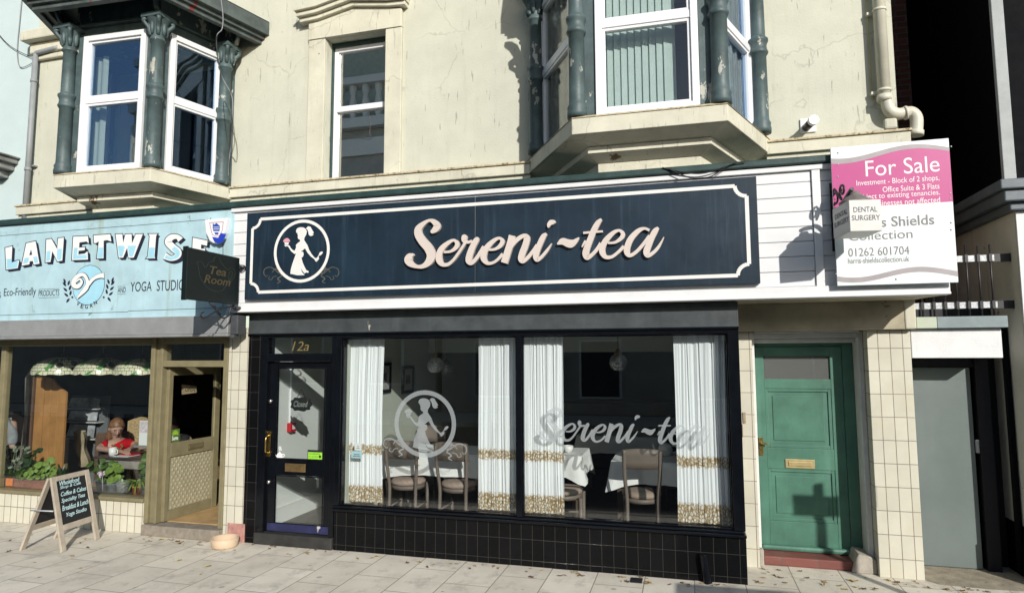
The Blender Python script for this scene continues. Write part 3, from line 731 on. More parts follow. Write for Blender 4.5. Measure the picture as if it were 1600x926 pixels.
# stickers on the door glass
yg = YDR+.019
def pxbox(mb, x0, y0, x1, y1, Y, d=.002):
    a, b = at(x0, y1, Y), at(x1, y0, Y); return mb.box(a.x, b.x, Y-d, Y, a.z, b.z)
def pxtext(mb, s, x0, y0, x1, y1, Y, d=.001, **k):
    """text fitted to the pixel rectangle, written on the wall plane Y"""
    ym = (y0+y1)/2; xm = (x0+x1)/2
    a, b = X(x0, ym, Y), X(x1, ym, Y); c, e = Zz(xm, y1, Y), Zz(xm, y0, Y)
    return mb.text(s, (a, Y, c), (1,0,0), (0,0,1), b-a, e-c, d, **k)
lime = mat('lime green sticker', (.28,.62,.05), .5, .04, 9)
ink = mat('black ink', (.012,.012,.013), .6, .1, 9)
st_ = pxbox(MB(), 480.5, 703, 504, 718.5, yg).build('hygiene_sticker', ink, door)
pxbox(MB(), 481.2, 706.5, 503.4, 717.8, yg-.0025, .0005).build('sticker_panel', lime, door)
mb = MB(); pxtext(mb, 'FOOD HYGIENE RATING', 482.5, 707.6, 500, 709.6, yg-.0032, .0004); pxtext(mb, '0 1 2 3 4 5', 482.5, 711.5, 496, 714, yg-.0032, .0004)
c_ = at(500, 712.8, yg-.0032); mb.lathe(c_, [(0,-.001),(.014,-.001),(.014,0)], 16, 'Y'); mb.build('sticker_writing', ink, door)
white_vinyl = mat('white vinyl', (.8,.81,.8), .6, .03, 9)
mb = MB(); pc = at(437, 711, yg); k_ = .0068
def teapot(mb, c, k, n=(0,-1,0), ux=Vector((1,0,0)), d=.001, flip=1):
    P = lambda pts: [Vector(c)+ux*(u*k*flip)+Vector((0,0,v*k)) for u, v in pts]
    mb.poly(P(cr([(-5,0),(-4,-4),(0,-5.5),(4,-4),(5,0),(3.5,3),(1,4),(1,5),(0,5.6),(-1,5),(-1,4),(-3.5,3)], 4, True)), n, d)
    mb.poly(P([(-4.6,-1.5),(-8.5,3.2),(-9.5,3),(-9,2),(-4.6,-3.4)]), n, d*.9)
    o3 = lambda x, y: Vector(c)+ux*(x*k*flip)+Vector((0,0,y*k))
    add_stroke(mb, [(4.5,1.5,1.2),(7.5,2,1.3),(8.2,0,1.3),(6.5,-2.2,1.2),(4.2,-2.8,1.2)], o3, n, d*.8)
teapot(mb, pc, k_)
for s_ in (-1, 1.6):
    add_stroke(mb, [(s_,7,1),(s_+1.2,9,1),(s_-.6,11.5,1.1),(s_+.6,14,1)], lambda x, y: pc+Vector((x*k_,0,y*k_)), (0,-1,0), .001)
mb.build('teapot_sticker', white_vinyl, door)

# interior of the tea shop (rooms move with the building: parts)
wallL = X(431, 700, .12)-.10
lob = MB()
lob.box(wallL-.06, wallL, .125, 2.6, .12, 2.2)
lob.build('lobby_wall', white_wall, TS)
MB().box(wallL, wallL+.012, .14, 2.59, .12, .285).box(wallL, wallL+.018, .14, 2.59, .286, .30).build('skirting', white_wall, TS)
MB().box(wallL-.06, dx1+.0, .145, 2.7, .09, .12).build('lobby_floor', tile_mat('grey laminate floor', (.17,.155,.14), (.14,.13,.12), (.06,.055,.05), 1.2, .16, axis='G', ms=.002, rough=.4, offset=.4), TS)
part_m = mat('pale green wall', (.42,.44,.38), .8, .05, 2)
xp = dx1+.01
MB().box(xp, xp+.06, .125, 6.0, .12, 2.2).build('partition_wall', part_m, TS)
MB().box(wallL-.06, xp, 2.601, 2.7, .12, 2.2).build('lobby_back_wall', part_m, TS)
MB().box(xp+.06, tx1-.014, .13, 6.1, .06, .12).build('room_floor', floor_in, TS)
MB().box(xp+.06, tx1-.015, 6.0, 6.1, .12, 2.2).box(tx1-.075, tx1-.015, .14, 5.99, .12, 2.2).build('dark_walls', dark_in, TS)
MB().box(wallL-.06, tx1-.014, .125, 6.1, 2.2, 2.25).build('ceiling', mat('grey ceiling', (.36,.37,.35), .8, .04, 2), TS)
MB().box(xp+.061, tx1-.076, 2.3, 2.5, 2.0, 2.199).build('ceiling_beam', part_m, TS)
# counter at the back
tag(MB().box(-2.2, -.2, 4.6, 5.2, .12, 1.15).box(-2.25, -.15, 4.55, 5.25, 1.151, 1.19).build('serving_counter', mat('dark stained wood', (.035,.025,.02), .45, .2, 10), bevel=.01), 'dark wooden serving counter at the back of the tea room', 'counter')

# ================================================================== pale blue cafe: shop front
CS = thing('cafe', 'olive framed cafe shop front with cream tiles below its window and an open door', 'shop front', (-7, 0, 0))
bsx = X(364,420,YF)
cz0, cz1 = Zz(180,497,YF), 3.578
rz0, rz1 = Zz(180,528,YF-.05), cz0-.004
hb = MB().box(-12, X(366,510,YF), YF-.10, YF+.05, rz0+.03, rz1).box(-12, X(366,510,YF)+.02, YF-.13, YF+.05, rz0, rz0+.028)
hb.build('awning_box', grey_metal, CS, .008)
MB().box(X(366,510,YF)+.021, X(380,510,YF), YF-.09, YF+.05, rz0+.02, rz1).box(X(366,510,YF)+.03, X(376,510,YF), YF-.11, YF-.02, rz0-.02, rz0+.019).build('awning_end_cap', mat('dark awning end cap', (.06,.065,.07), .5, .2, 10), CS, .01)
dp0, dp1 = X(231,700,0), X(249,700,0)                   # olive post
jd0, jd1 = X(345,700,0), X(352,700,0)                   # right jamb
sz_ = Zz(120,771,0)
t_riser = tile_mat('cream riser tiles', (.63,.61,.505), (.585,.56,.46), (.20,.175,.135), .102, .205, .06, .02, ms=.0045, rough=.22, streak=.3, streakc=(.52,.48,.33))
MB().box(-12, dp0-.002, .0, .10, 0, sz_-.04).build('stall_riser', t_riser, CS, .004)
MB().box(-12, dp0-.002, -.04, .12, sz_-.038, sz_).build('window_sill', drab, CS, .006)
MB().box(jd1+.002, tx0-.004, 0, .3, 0, rz0+.1).build('tiled_pillar', cream_tile, CS, .004)
pk_t = mat('pink mottled tile', (.42,.22,.19), .4, .35, 12, .1, 50, spots=((.55,.45,.4), 9, .6))
p0, p1 = X(356,820,0), X(383,820,0)
MB().box(p0, p1, -.006, -.001, .0, Zz(370,817,0)).build('patched_tiles', pk_t, CS, .003)
mb = MB(); ztop = 2.19
mb.box(dp0, dp0+.055, -.02, .12, 0.12, ztop); mb.box(dp0+.055, dp1-.04, .01, .12, .12, ztop); mb.box(dp1-.04, dp1, -.01, .12, .12, ztop)
mb.box(jd0, jd1, -.01, .14, .12, ztop); mb.box(-12, dp0-.001, .0, .12, 2.10, ztop)
td0, td1 = Zz(300,573,0), Zz(300,563,0)
mb.box(dp1+.001, jd0-.001, -.01, .12, td0, td1); mb.box(dp1+.001, jd0-.001, .0, .12, 2.11, ztop)
mb.box(X(4,600,0)-.07, X(4,600,0), .01, .1, sz_+.001, 2.099)
mb.build('window_frame', drab, CS, .006)
MB().box(X(4,600,0)+.001, dp0-.002, .05, .056, sz_+.001, 2.099).build('pane', glass, CS)
MB().box(-12, X(4,600,0)-.072, .05, .056, sz_+.001, 2.099).build('pane', glass, CS)
MB().box(dp1+.002, jd0-.002, .05, .056, td1+.001, 2.109).build('transom_pane', glass, CS)
wood_step = mat('weathered grey timber', (.24,.21,.17), .85, .25, 14, .5, 60, .2)
MB().box(dp0+.01, jd0+.06, -.06, .35, 0, .115).build('door_step', wood_step, CS, .01)
# open door, hinged on the left
H = Vector((dp1+.02, .06, .125)); E_ = Vector((X(337,760,.86), .86, .125))
cdoor = thing('door', None, None, H, parent=CS)
dt = (E_-H); dt.z = 0; DL = dt.length; dt.normalize(); dn = Vector((dt.y, -dt.x, 0))    # dn faces the street's right side
mb = MB(); O = lambda *A: mb.obox(H, dt, dn, *A)
zt0 = .125; zt1 = td0-.01; mz0 = zt0+.70; mz1 = mz0+.16
O(0, .06, -.022, .022, zt0, zt1); O(DL-.085, DL, -.022, .022, zt0, zt1)
O(.06, DL-.085, -.022, .022, zt0, zt0+.11); O(.06, DL-.085, -.022, .022, mz0, mz1); O(.06, DL-.085, -.022, .022, zt1-.09, zt1)
mb.build('door_leaf', drab, cdoor, .005)
mb = MB(); z0, z1 = zt0+.112, mz0-.002
mb.obox(H, dt, dn, .062, DL-.087, -.008, .004, z0, z1)
nu, nv = 10, 7
for i in range(nu):
    for j in range(nv):
        for k in (0, 1):
            u = .10+(DL-.20)*(i+.5*k+.25)/nu; z = z0+(z1-z0)*(j+.5*k+.25)/nv
            if u > DL-.1 or z > z1-.02: continue
            c = Vector((H.x, H.y, 0))+dt*u+Vector((0,0,z)); a = .022
            P = [c+dt*a*sx+Vector((0,0,a*sz))+dn*.0045 for sx, sz in ((-1,-.15),(.15,-1),(1,.15),(-.15,1))] + [c+dn*.013]
            mb.add(P, [(0,1,4),(1,2,4),(2,3,4),(3,0,4)])
mb.build('lattice_panel', mat('olive raised panel', (.33,.30,.20), .4, .1, 8, 0, 60, .4), cdoor)
mb = MB(); mb.obox(H, dt, dn, DL*.38, DL*.68, .023, .030, mz0+.045, mz0+.115); mb.obox(H, dt, dn, DL*.40, DL*.66, .0305, .036, mz0+.06, mz0+.10)
mb.build('letter_plate', mat('olive brass letter plate', (.26,.22,.12), .4, .2, 12, 0, 60, .5, .5), cdoor, .004)
MB().obox(H, dt, dn, .06, DL-.085, -.003, .003, mz1, zt1-.09).build('pane', glass, cdoor)
# sign stuck on the open door's glass
poster_g = mat('green poster', (.08,.15,.035), .5, .08, 6); poster_b = mat('pale blue paper', (.45,.66,.70), .6, .05, 8); paper = mat('white paper', (.78,.79,.77), .7, .03, 6)
def leaf_u(px, py):
    d = FW + RT*((px-800)/F_PX) - UP*((py-463)/F_PX); k = (H-CAM).dot(dn)/d.dot(dn); q = CAM+d*k-H; return q.dot(dt), (CAM+d*k).z
pu0, pz1 = leaf_u(259, 672); pu1, pz0 = leaf_u(279, 696); pu0 = max(pu0, .065); pzb = leaf_u(270, 706)[1]
mb = MB().obox(H, dt, dn, pu0, pu1, .004, .007, pz0, pz1); mb.build('poster', poster_g, cdoor)
MB().obox(H, dt, dn, pu0, pu1, .004, .0065, max(mz1+.002, pzb), pz0-.002).build('poster_strip', poster_b, cdoor)
mb = MB(); mb.text('Suma', Vector((H.x, H.y, pz0+(pz1-pz0)*.38))+dt*(pu0+.02)+dn*.0075, dt, (0,0,1), (pu1-pu0)-.04, (pz1-pz0)*.24, .001, bold=.01)
c_ = Vector((H.x, H.y, pz0+(pz1-pz0)*.70))+dt*(pu0+pu1)/2+dn*.0075
mb.build('poster_lettering', paper, cdoor)
mb = MB()
for k in range(9):
    w_ = math.pi*k/8; a = Vector((0,0,math.sin(w_)))+dt*math.cos(w_)
    b = dt*(-math.sin(w_))+Vector((0,0,math.cos(w_)))
    mb.poly([c_+a*.025-b*.006, c_+a*.055, c_+a*.025+b*.006], dn, .001)
mb.poly([c_+dt*(.02*math.cos(math.pi*k/8))+Vector((0,0,.02*math.sin(math.pi*k/8))) for k in range(9)], dn, .001)
mb.build('poster_sun', mat('lime print', (.35,.55,.05), .5), cdoor)
# cafe interior
cf_floor = mat('pale wooden floor', (.42,.28,.13), .55, .2, 6, .1, 40)
MB().box(-10.5, -4.76, .36, 5.5, .06, .125).box(dp1, jd0, .13, .359, .1155, .125).build('room_floor', cf_floor, CS)
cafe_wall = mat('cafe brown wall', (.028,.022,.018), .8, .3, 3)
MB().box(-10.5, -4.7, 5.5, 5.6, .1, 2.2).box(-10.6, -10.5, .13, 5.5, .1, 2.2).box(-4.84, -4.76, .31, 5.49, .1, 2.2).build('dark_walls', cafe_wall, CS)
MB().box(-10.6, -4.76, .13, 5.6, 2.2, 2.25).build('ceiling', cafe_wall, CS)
MB().box(-12, dp0-.01, .122, .42, .30, sz_-.01).build('window_board', mat('dark window board', (.10,.075,.05), .6, .2, 8), CS)
# ================================================================== the navy sign
YS = -.20
bx0, bx1 = X(384,400,YS), X(1185,360,YS)
sz0_, sz1_ = Zz(384,468,YS), Zz(388,333,YS)
SG = thing('shop_sign', 'long navy sign board with cream raised script and a lady holding a cake', 'sign', ((bx0+bx1)/2, YS, sz0_))
MB().box(bx0, X(743,350,YS)-.001, YS, YF-.002, sz0_, sz1_).box(X(743,350,YS)+.001, bx1, YS, YF-.002, sz0_, sz1_).build('board', navy, SG, .004)
# border line with notched corners (mm units)
m0, m1, k0, k1 = (bx0+.075)*1000, (bx1-.085)*1000, (sz0_+.075)*1000, (sz1_-.075)*1000; rr = 95
pts = []
def arc(cx, cy, a0, a1): return [(cx+rr*math.cos(a0+(a1-a0)*i/8), cy+rr*math.sin(a0+(a1-a0)*i/8), 32) for i in range(9)]
h = math.pi/2
pts = arc(m0, k0, h, 0) + arc(m1, k0, math.pi, h) + arc(m1, k1, -h, -math.pi) + arc(m0, k1, 0, -h)
pts.append(pts[0])
mb = MB(); to3 = lambda x, y: Vector((x/1000, YS-.0005, y/1000))
for i in range(len(pts)-1):      # straight pieces keep sharp corners
    add_stroke(mb, [pts[i], pts[i+1]], to3, (0,-1,0), .0012+.0002*(i%2), smp=1, round_ends=(0,0))
mb.build('border_line', line_m, SG)
SCR = [  # script strokes in crop pixels (x, y, width)
 [(385,238,44),(418,212,70),(438,170,70),(402,128,58),(350,113,30),(285,148,48),(228,205,74),(225,268,86),(272,345,96),(340,425,100),(370,505,98),(343,580,80),(280,628,50),(210,633,40),(140,603,68),(110,560,84),(128,518,70),(158,500,34)],
 [(512,470,24),(590,462,30),(650,420,45),(664,370,45),(625,336,30),(560,368,45),(490,430,60),(458,500,66),(460,560,70),(495,608,48),(560,608,38),(620,560,32),(680,480,30),(738,392,30),(762,352,36)],
 [(745,302,62),(745,338,55),(785,358,35),(832,346,30)],
 [(905,312,30),(880,335,58),(838,412,66),(803,505,70),(795,568,68),(825,592,48),(875,548,40),(930,470,42),(970,410,50)],
 [(1012,445,22),(1090,437,30),(1150,400,45),(1176,345,45),(1140,312,30),(1080,340,45),(1010,405,60),(970,475,66),(962,540,66),(1000,592,42),(1060,592,32),(1120,556,32),(1180,490,36)],
 [(1287,284,76),(1268,360,76),(1234,470,76),(1196,592,76)],
 [(1225,500,26),(1290,392,38),(1350,325,48),(1415,288,46),(1452,308,66),(1436,390,70),(1402,480,72),(1386,548,66),(1412,574,44),(1470,524,40),(1530,450,40),(1570,390,40)],
 [(1490.9+185,265,28),(1490.9+150,292,56),(1490.9+110,372,62),(1490.9+75,460,64),(1490.9+62,525,62),(1490.9+80,560,40),(1490.9+130,522,36),(1490.9+190,450,30),(1490.9+243,372,8)],
 [(1490.9+805,98,26),(1490.9+765,140,56),(1490.9+720,220,66),(1490.9+680,320,68),(1490.9+642,420,72),(1490.9+626,490,74),(1490.9+645,532,56),(1490.9+700,498,40),(1490.9+760,430,40),(1490.9+800,370,45)],
 [(1490.9+598,254,25),(1490.9+710,244,26),(1490.9+818,236,22)],
 [(1490.9+583,415,10),(1490.9+600,385,22),(1490.9+625,340,22)],
 [(1490.9+875,368,22),(1490.9+960,360,30),(1490.9+1030,310,46),(1490.9+1046,262,46),(1490.9+1005,227,30),(1490.9+940,252,45),(1490.9+860,330,62),(1490.9+818,410,66),(1490.9+815,472,68),(1490.9+850,524,48),(1490.9+920,524,36),(1490.9+990,474,34),(1490.9+1060,405,40)],
 [(1490.9+1345,225,30),(1490.9+1290,204,30),(1490.9+1220,232,52),(1490.9+1140,315,66),(1490.9+1100,400,70),(1490.9+1093,470,68),(1490.9+1125,508,44),(1490.9+1190,474,38),(1490.9+1270,390,38),(1490.9+1350,285,40)],
 [(1490.9+1448,195,26),(1490.9+1412,232,62),(1490.9+1370,310,68),(1490.9+1335,400,70),(1490.9+1312,470,72),(1490.9+1330,510,48),(1490.9+1390,476,38),(1490.9+1450,410,32),(1490.9+1510,302,8)],
]
DOT = [(200,195),(190,160),(215,115),(250,107),(280,115),(284,138),(262,156),(235,166),(212,192)]
TIL = [(303,385),(318,350),(340,322),(380,312),(430,326),(480,332),(520,315),(552,305),(538,348),(500,400),(460,422),(410,412),(360,386)]
def script(mb, f, n, d):
    for i, s_ in enumerate(SCR): add_stroke(mb, s_, f, n, d-.0006*(i%5), round_ends=(i in (0,2), i == 0))
    for pl in (DOT, TIL): mb.poly([f(1490.9+x, y) for x, y in cr(pl, 3, True)], n, d)
fs = lambda x, y: at(625+x/7.2727, 330+y/7.2727, YS)
fs0 = lambda x, y: fs(x, y)+Vector((0,-.006,0))
mb = MB(); script(mb, fs0, (0,-1,0), .034); mb.build('raised_lettering', letter_m, SG)
# the same script as a frosted transfer on the right window, about two thirds the size
S0, S1 = fs(65, 560), fs(1490.9+1510, 302); Wd0, Wd1 = at(842, 668, YG), at(1109, 664, YG)
kx = (Wd1.x-Wd0.x)/(S1.x-S0.x); zb_s, zb_w = fs(210, 650).z, at(868, 689, YG).z
fw2 = lambda x, y: Vector((Wd0.x+(fs(x,y).x-S0.x)*kx, YG-.0004, zb_w+(fs(x,y).z-zb_s)*kx*1.05))
def frosted(name, k=.22):
    m = bpy.data.materials.new(name); m.use_nodes = True; nt = m.node_tree; b = nt.nodes['Principled BSDF']; o = nt.nodes['Material Output']
    b.inputs['Base Color'].default_value = (.33,.365,.38,1); b.inputs['Roughness'].default_value = .7
    t = nt.nodes.new('ShaderNodeBsdfTransparent'); mx = nt.nodes.new('ShaderNodeMixShader'); mx.inputs[0].default_value = k
    nt.links.new(b.outputs[0], mx.inputs[1]); nt.links.new(t.outputs[0], mx.inputs[2]); nt.links.new(mx.outputs[0], o.inputs[0]); return m
frost_v = frosted('frosted vinyl', .42)
mb = MB(); script(mb, fw2, (0,-1,0), .0035); mb.build('window_lettering', frost_v, pane_r)
# lady with a cake in a ring: emblem on the sign and on the left window
LADY = [(350,335),(348,318),(330,308),(322,288),(328,268),(318,258),(325,245),(308,240),(304,215),(318,190),(350,178),(385,180),(410,195),(425,222),(418,260),(400,290),(393,318),(410,345),(430,375),(450,430),(480,480),(515,520),(540,518),(558,510),(560,530),(545,548),(530,562),(516,550),(510,535),(465,500),(430,458),(404,412),(385,430),(355,452),(382,450),(390,480),(378,510),(364,516),(375,562),(395,610),(418,655),(446,668),(440,685),(415,680),(402,692),(378,668),(360,632),(368,672),(400,710),(320,712),(240,695),(248,640),(268,570),(295,495),(305,470),(285,475),(250,445),(225,405),(215,390),(185,392),(173,378),(215,377),(230,380),(247,410),(270,433),(290,438),(305,402),(303,375),(325,352)]
TAIL = [(415,192),(438,168),(465,173),(482,205),(503,240),(487,250),(502,262),(470,277),(448,265),(440,230),(432,206)]
CAKE = [(162,340),(172,315),(205,298),(228,312),(237,338),(200,344)]
CUP = [(175,347),(225,347),(217,374),(181,374)]
ec = (365, 442)
fe = lambda x, y: at(420+x/7.121, 330+y/7.121, YS)
cS = fe(*ec); rS = (fe(ec[0]+282, ec[1]).x-fe(ec[0]-282, ec[1]).x)/2
def emblem(main, cake, f, c, r, n, d, wd):
    m = 48; ci = [Vector(c)+Vector((r*math.cos(2*math.pi*i/m), 0, r*math.sin(2*math.pi*i/m))) for i in range(m)]
    for i in range(m):
        a, b = 2*math.pi*i/m, 2*math.pi*(i+1)/m
        P = [Vector(c)+Vector((q*math.cos(w_), 0, q*math.sin(w_))) for q, w_ in ((r-wd, a), (r, a), (r, b), (r-wd, b))]
        main.add([p+Vector(n)*d for p in P], [(0,1,2,3)])
    for pl in (LADY, TAIL, CUP): main.poly([f(x, y) for x, y in pl], n, d*.9)
    add_stroke(main, [(535,530,9),(560,490,9),(572,478,14)], f, n, d*.8); add_stroke(main, [(566,486,16),(578,470,30),(592,458,20)], f, n, d*.7)
    (cake or main).poly([f(x, y) for x, y in cr(CAKE, 3, True)], n, d*.85)
mb, ck = MB(), MB(); up_ = Vector((0,-.0008,0))
emblem(mb, ck, lambda x, y: fe(x, y)+up_, cS+up_, rS+.03, (0,-1,0), .002, .032)
mb.build('emblem', line_m, SG); ck.build('emblem_cake', mat('pink print', (.62,.30,.36), .5), SG)
cW = at(664, 661.5, YG); rW = X(712.8,661.5,YG)-X(664,661.5,YG)
kw = rW/(rS+.03)
fw3 = lambda x, y: Vector((cW.x+(fe(x,y).x-cS.x)*kw, YG-.0006, cW.z+(fe(x,y).z-cS.z)*kw))
mb = MB(); emblem(mb, None, fw3, cW+Vector((0,-.0006,0)), rW, (0,-1,0), .002, .045)
def flourish(mb, f, s, n, d, k=1):
    for st in ([(0,0,6),(30,-25,14),(75,-60,10),(110,-20,6)], [(10,10,8),(45,-40,22),(60,-80,6)], [(40,-10,7),(120,-75,9),(190,-60,9),(205,-10,9),(180,25,7),(160,10,5)], [(60,20,6),(100,30,7),(120,60,7),(150,50,6),(140,20,5)], [(5,20,12),(50,50,14),(20,80,10),(55,100,8)]):
        add_stroke(mb, [(x*s, y, w_*k) for x, y, w_ in st], f, n, d)
for sx, ox in ((1, 575), (-1, 150)):
    flourish(mb, lambda x, y, ox=ox: fw3(ox+x, 700+y), sx, (0,-1,0), .0012)
mb.build('window_emblem', frost_v, pane_l)
dim_gold = mat('faded gold print', (.11,.11,.09), .5, .2, 9)
mb = MB()
for sx, ox in ((1, 575), (-1, 150)): flourish(mb, lambda x, y, ox=ox: fe(ox+x, 700+y)+up_, sx, (0,-1,0), .0012, .8)
mb.build('flourish', dim_gold, SG)

# ================================================================== pale blue sign
YB = YF-.012
BS = thing('shop_sign', 'weathered pale blue shop sign with white block letters shaded black', 'sign', (-7, YB, cz0))
blue_b = mat('weathered pale blue board', (.39,.565,.625), .6, .12, 3, .06, 60, .3, streak=1.6, streakc=(.27,.33,.24), spots=((.20,.29,.25), 5, .635), cracks=.25, sscale=4)
MB().box(-12, bsx, YB, YF+.05, cz0, cz1).build('board', blue_b, BS, .004)
algae = mat('green algae', (.10,.14,.09), .9, .3, 20)
navy_ink = mat('dark sign paint', (.015,.018,.035), .5, .1, 8)
f3 = lambda x, y: at(x/6.175, 350+y/6.175, YB-.0006)
f4 = lambda x, y: at(180+x/6.175, 340+y/6.175, YB-.0006)
n_ = (0,-1,0)
GL = {
 'L': (f3, [[(52,230),(120,213),(112,372),(170,350),(187,352),(172,425),(62,440)]]),
 'A': (f3, [[(255,185),(345,165),(382,382),(327,392),(318,356),(288,360),(285,388),(210,402)]]),
 'N': (f3, [[(448,150),(497,142),(553,240),(562,137),(618,131),(602,352),(555,360),(506,262),(488,366),(440,368)]]),
 'E': (f3, [[(708,122),(850,115),(858,185),(835,168),(768,178),(764,228),(822,222),(818,252),(760,258),(757,293),(818,285),(846,262),(850,342),(695,348)]]),
 'T': (f3, [[(905,110),(1065,98),(1075,168),(1035,155),(1002,160),(1000,330),(935,332),(955,168),(925,185),(908,182)]]),
 'W': (f4, [[(5,160),(70,158),(78,245),(100,160),(160,158),(163,250),(200,160),(268,158),(180,385),(130,388),(117,290),(78,385),(35,388)]]),
 'I': (f4, [[(322,158),(410,157),(396,175),(380,375),(386,392),(300,393),(316,372),(334,178)]]),
 'E2': (f4, [[(750,193),(892,222),(886,272),(830,258),(828,300),(870,300),(866,340),(826,340),(824,372),(880,380),(876,420),(740,400)]]),
 'P': (f3, [[(-180,250),(-50,230),(-28,270),(-30,330),(-70,360),(-125,365),(-128,450),(-180,460)]]),
}
SST = [(632,215,58),(600,185,42),(545,190,56),(512,235,66),(560,290,68),(605,330,70),(598,372,58),(540,394,46),(478,368,64)]
dk, wt, bl = MB(), MB(), MB()
two_m, tnt, tb = nodes('two tone letter paint')
wht = mat('white sign paint', (.74,.76,.74), .6, .05, 9, spots=((.45,.62,.68), 12, .7))
pale_b = mat('light blue sign paint', (.33,.60,.72), .6, .06, 9)
def clip_below(pl, y0):
    out = []
    for i in range(len(pl)):
        a, b = pl[i], pl[(i+1)%len(pl)]
        ia, ib = a[1] >= y0, b[1] >= y0
        if ia: out.append(a)
        if ia != ib:
            t = (y0-a[1])/(b[1]-a[1]); out.append((a[0]+(b[0]-a[0])*t, y0))
    return out
for k, (f, pls) in GL.items():
    for pl in pls:
        ys = [p[1] for p in pl]; cxm = sum(p[0] for p in pl)/len(pl); cym = (min(ys)+max(ys))/2
        for s_ in range(7):
            dk.poly([f(x+4.2*s_, y+3.8*s_) for x, y in pl], n_, .0008+.0001*(6-s_))
        big = []
        for i, (x, y) in enumerate(pl):
            a = Vector(pl[i-1]); b = Vector((x, y)); c = Vector(pl[(i+1)%len(pl)])
            t1 = (b-a).normalized(); t2 = (c-b).normalized(); m_ = Vector((t1.y+t2.y, -t1.x-t2.x)); m_ = m_.normalized()*(7.5/max(.45, abs(m_.normalized().dot(Vector((t1.y,-t1.x))))))
            big.append((x+m_.x, y+m_.y))
        dk.poly([f(x, y) for x, y in big], n_, .0016)
        wt.poly([f(x, y) for x, y in pl], n_, .0022)
        mid = cym+6
        if k in 'LANETWI': 
            lo = clip_below(pl, mid)
            c0 = (sum(p[0] for p in lo)/len(lo), sum(p[1] for p in lo)/len(lo))
            if k in 'LTI': bl.poly([f(c0[0]+(x-c0[0])*.88, c0[1]+(y-c0[1])*.9) for x, y in lo], n_, .0028)
            elif k == 'A':
                for pl2 in ([(238,330),(281,322),(278,352),(274,372),(222,385)], [(322,318),(360,312),(370,372),(336,378),(328,342)]): bl.poly([f(*p) for p in pl2], n_, .0028)
            elif k == 'N':
                for pl2 in ([(452,262),(490,258),(482,355),(447,358)], [(556,240),(600,238),(594,342),(560,348),(548,330)]): bl.poly([f(*p) for p in pl2], n_, .0028)
            elif k == 'E': bl.poly([f(*p) for p in [(716,230),(752,229),(746,300),(838,296),(842,332),(706,338)]], n_, .0028)
            elif k == 'W':
                for pl2 in ([(25,272),(82,270),(95,285),(70,374),(42,378)], [(120,272),(205,270),(172,374),(138,378)]): bl.poly([f(*p) for p in pl2], n_, .0028)
for pl in ([(285,300),(302,245),(312,296)],): dk.poly([f3(*p) for p in pl], n_, .0032)
for s_ in range(7): add_stroke(dk, [(x+4.2*s_, y+3.8*s_, w_+12) for x, y, w_ in SST], f4, n_, .0008+.0001*(6-s_), round_ends=(0,0))
add_stroke(dk, [(x, y, w_+15) for x, y, w_ in SST], f4, n_, .0016, round_ends=(0,0)); add_stroke(wt, SST, f4, n_, .0022, round_ends=(0,0))
add_stroke(bl, [(560,290,40),(600,332,48),(594,370,38),(540,394,28),(486,374,40)], f4, n_, .0028, round_ends=(0,0))
# border lines
for (f, pts) in ((f3, [(-300,128,4),(0,114,4),(1235,18,4)]), (f4, [(124,82,4),(900,18,4)]), (f3, [(-300,888,4),(0,880,4),(1235,846,4)]), (f4, [(124,900,4),(1040,868,4)]), (f4, [(1040,240,5),(1040,868,5)])):
    add_stroke(dk, pts, f, n_, .0010, smp=3, round_ends=(0,0))
# round badge
cc = f3(855, 588); rb = (f3(1005,588).x-f3(705,588).x)/2
bl.lathe(cc, [(0,-.0012),(rb,-.0012),(rb,0)], 40, 'Y', False); dk.lathe(cc, [(0,-.0008),(rb+.006,-.0008),(rb+.006,0)], 40, 'Y', False)
VST = [(735,560,10),(770,530,20),(790,560,24),(755,600,40),(715,590,46),(715,545,42),(755,500,36),(805,488,34),(838,530,30),(845,590,34),(820,640,30),(745,715,10)]
V2 = [(745,715,12),(830,610,34),(900,530,30),(960,500,40),(1005,495,52)]
for st in (VST, V2):
    add_stroke(dk, [(x+3, y+3, w_+14) for x, y, w_ in st], f3, n_, .0018, round_ends=(0,0))
    add_stroke(wt, st, f3, n_, .0024 if st is VST else .0026, round_ends=(0,0))
def leaf2(mb, f, x, y, a, l, w_, d):
    ca, sa = math.cos(a), math.sin(a)
    P = [(0,0),(.3,.5),(.65,.45),(1,0),(.65,-.4),(.3,-.45)]
    mb.poly([f(x+(u*l*ca-v*w_*sa), y+(u*l*sa+v*w_*ca)) for u, v in P], n_, d)
for sgn, ox in ((1, 0), (-1, 1)):
    for (x, y, a) in ((660,700,-2.45),(650,650,-2.4),(640,600,-2.3),(675,690,-1.35),(668,640,-1.3),(655,592,-1.25),(672,715,2.2),(632,575,-1.9)):
        x2 = x if sgn == 1 else 855+(855-x); a2 = a if sgn == 1 else math.pi-a
        leaf2(dk, f3, x2+ (0 if sgn == 1 else 0), y-(0 if sgn == 1 else 12), a2, 55, 22, .0011)
    add_stroke(dk, [(697 if sgn == 1 else 1000, 705, 18), (699 if sgn == 1 else 1002, 706, 18)], f3, n_, .0011)
for i, ch in enumerate('VEGAN'):
    x, y, a = ((735,745,.5),(775,775,.28),(820,785,.0),(868,778,-.25),(915,752,-.5))[i]
    ux = Vector((math.cos(a), 0, -math.sin(a))); uz = Vector((math.sin(a), 0, math.cos(a)))
    o_ = f3(x, y+32); dk.text(ch, o_, ux, uz, .042, .050, .0016, bold=.015)
def rtext(mb, s_, f, x0, y0, x1, y1, d=.0011, **k):
    a, b = f(x0, y1), f(x1, y0); ux = Vector((b.x-a.x, 0, f(x1, y1).z-a.z))
    mb.text(s_, a, (1,0,0), (0,0,1), b.x-a.x, f(x0,y0).z-a.z, d, **k)
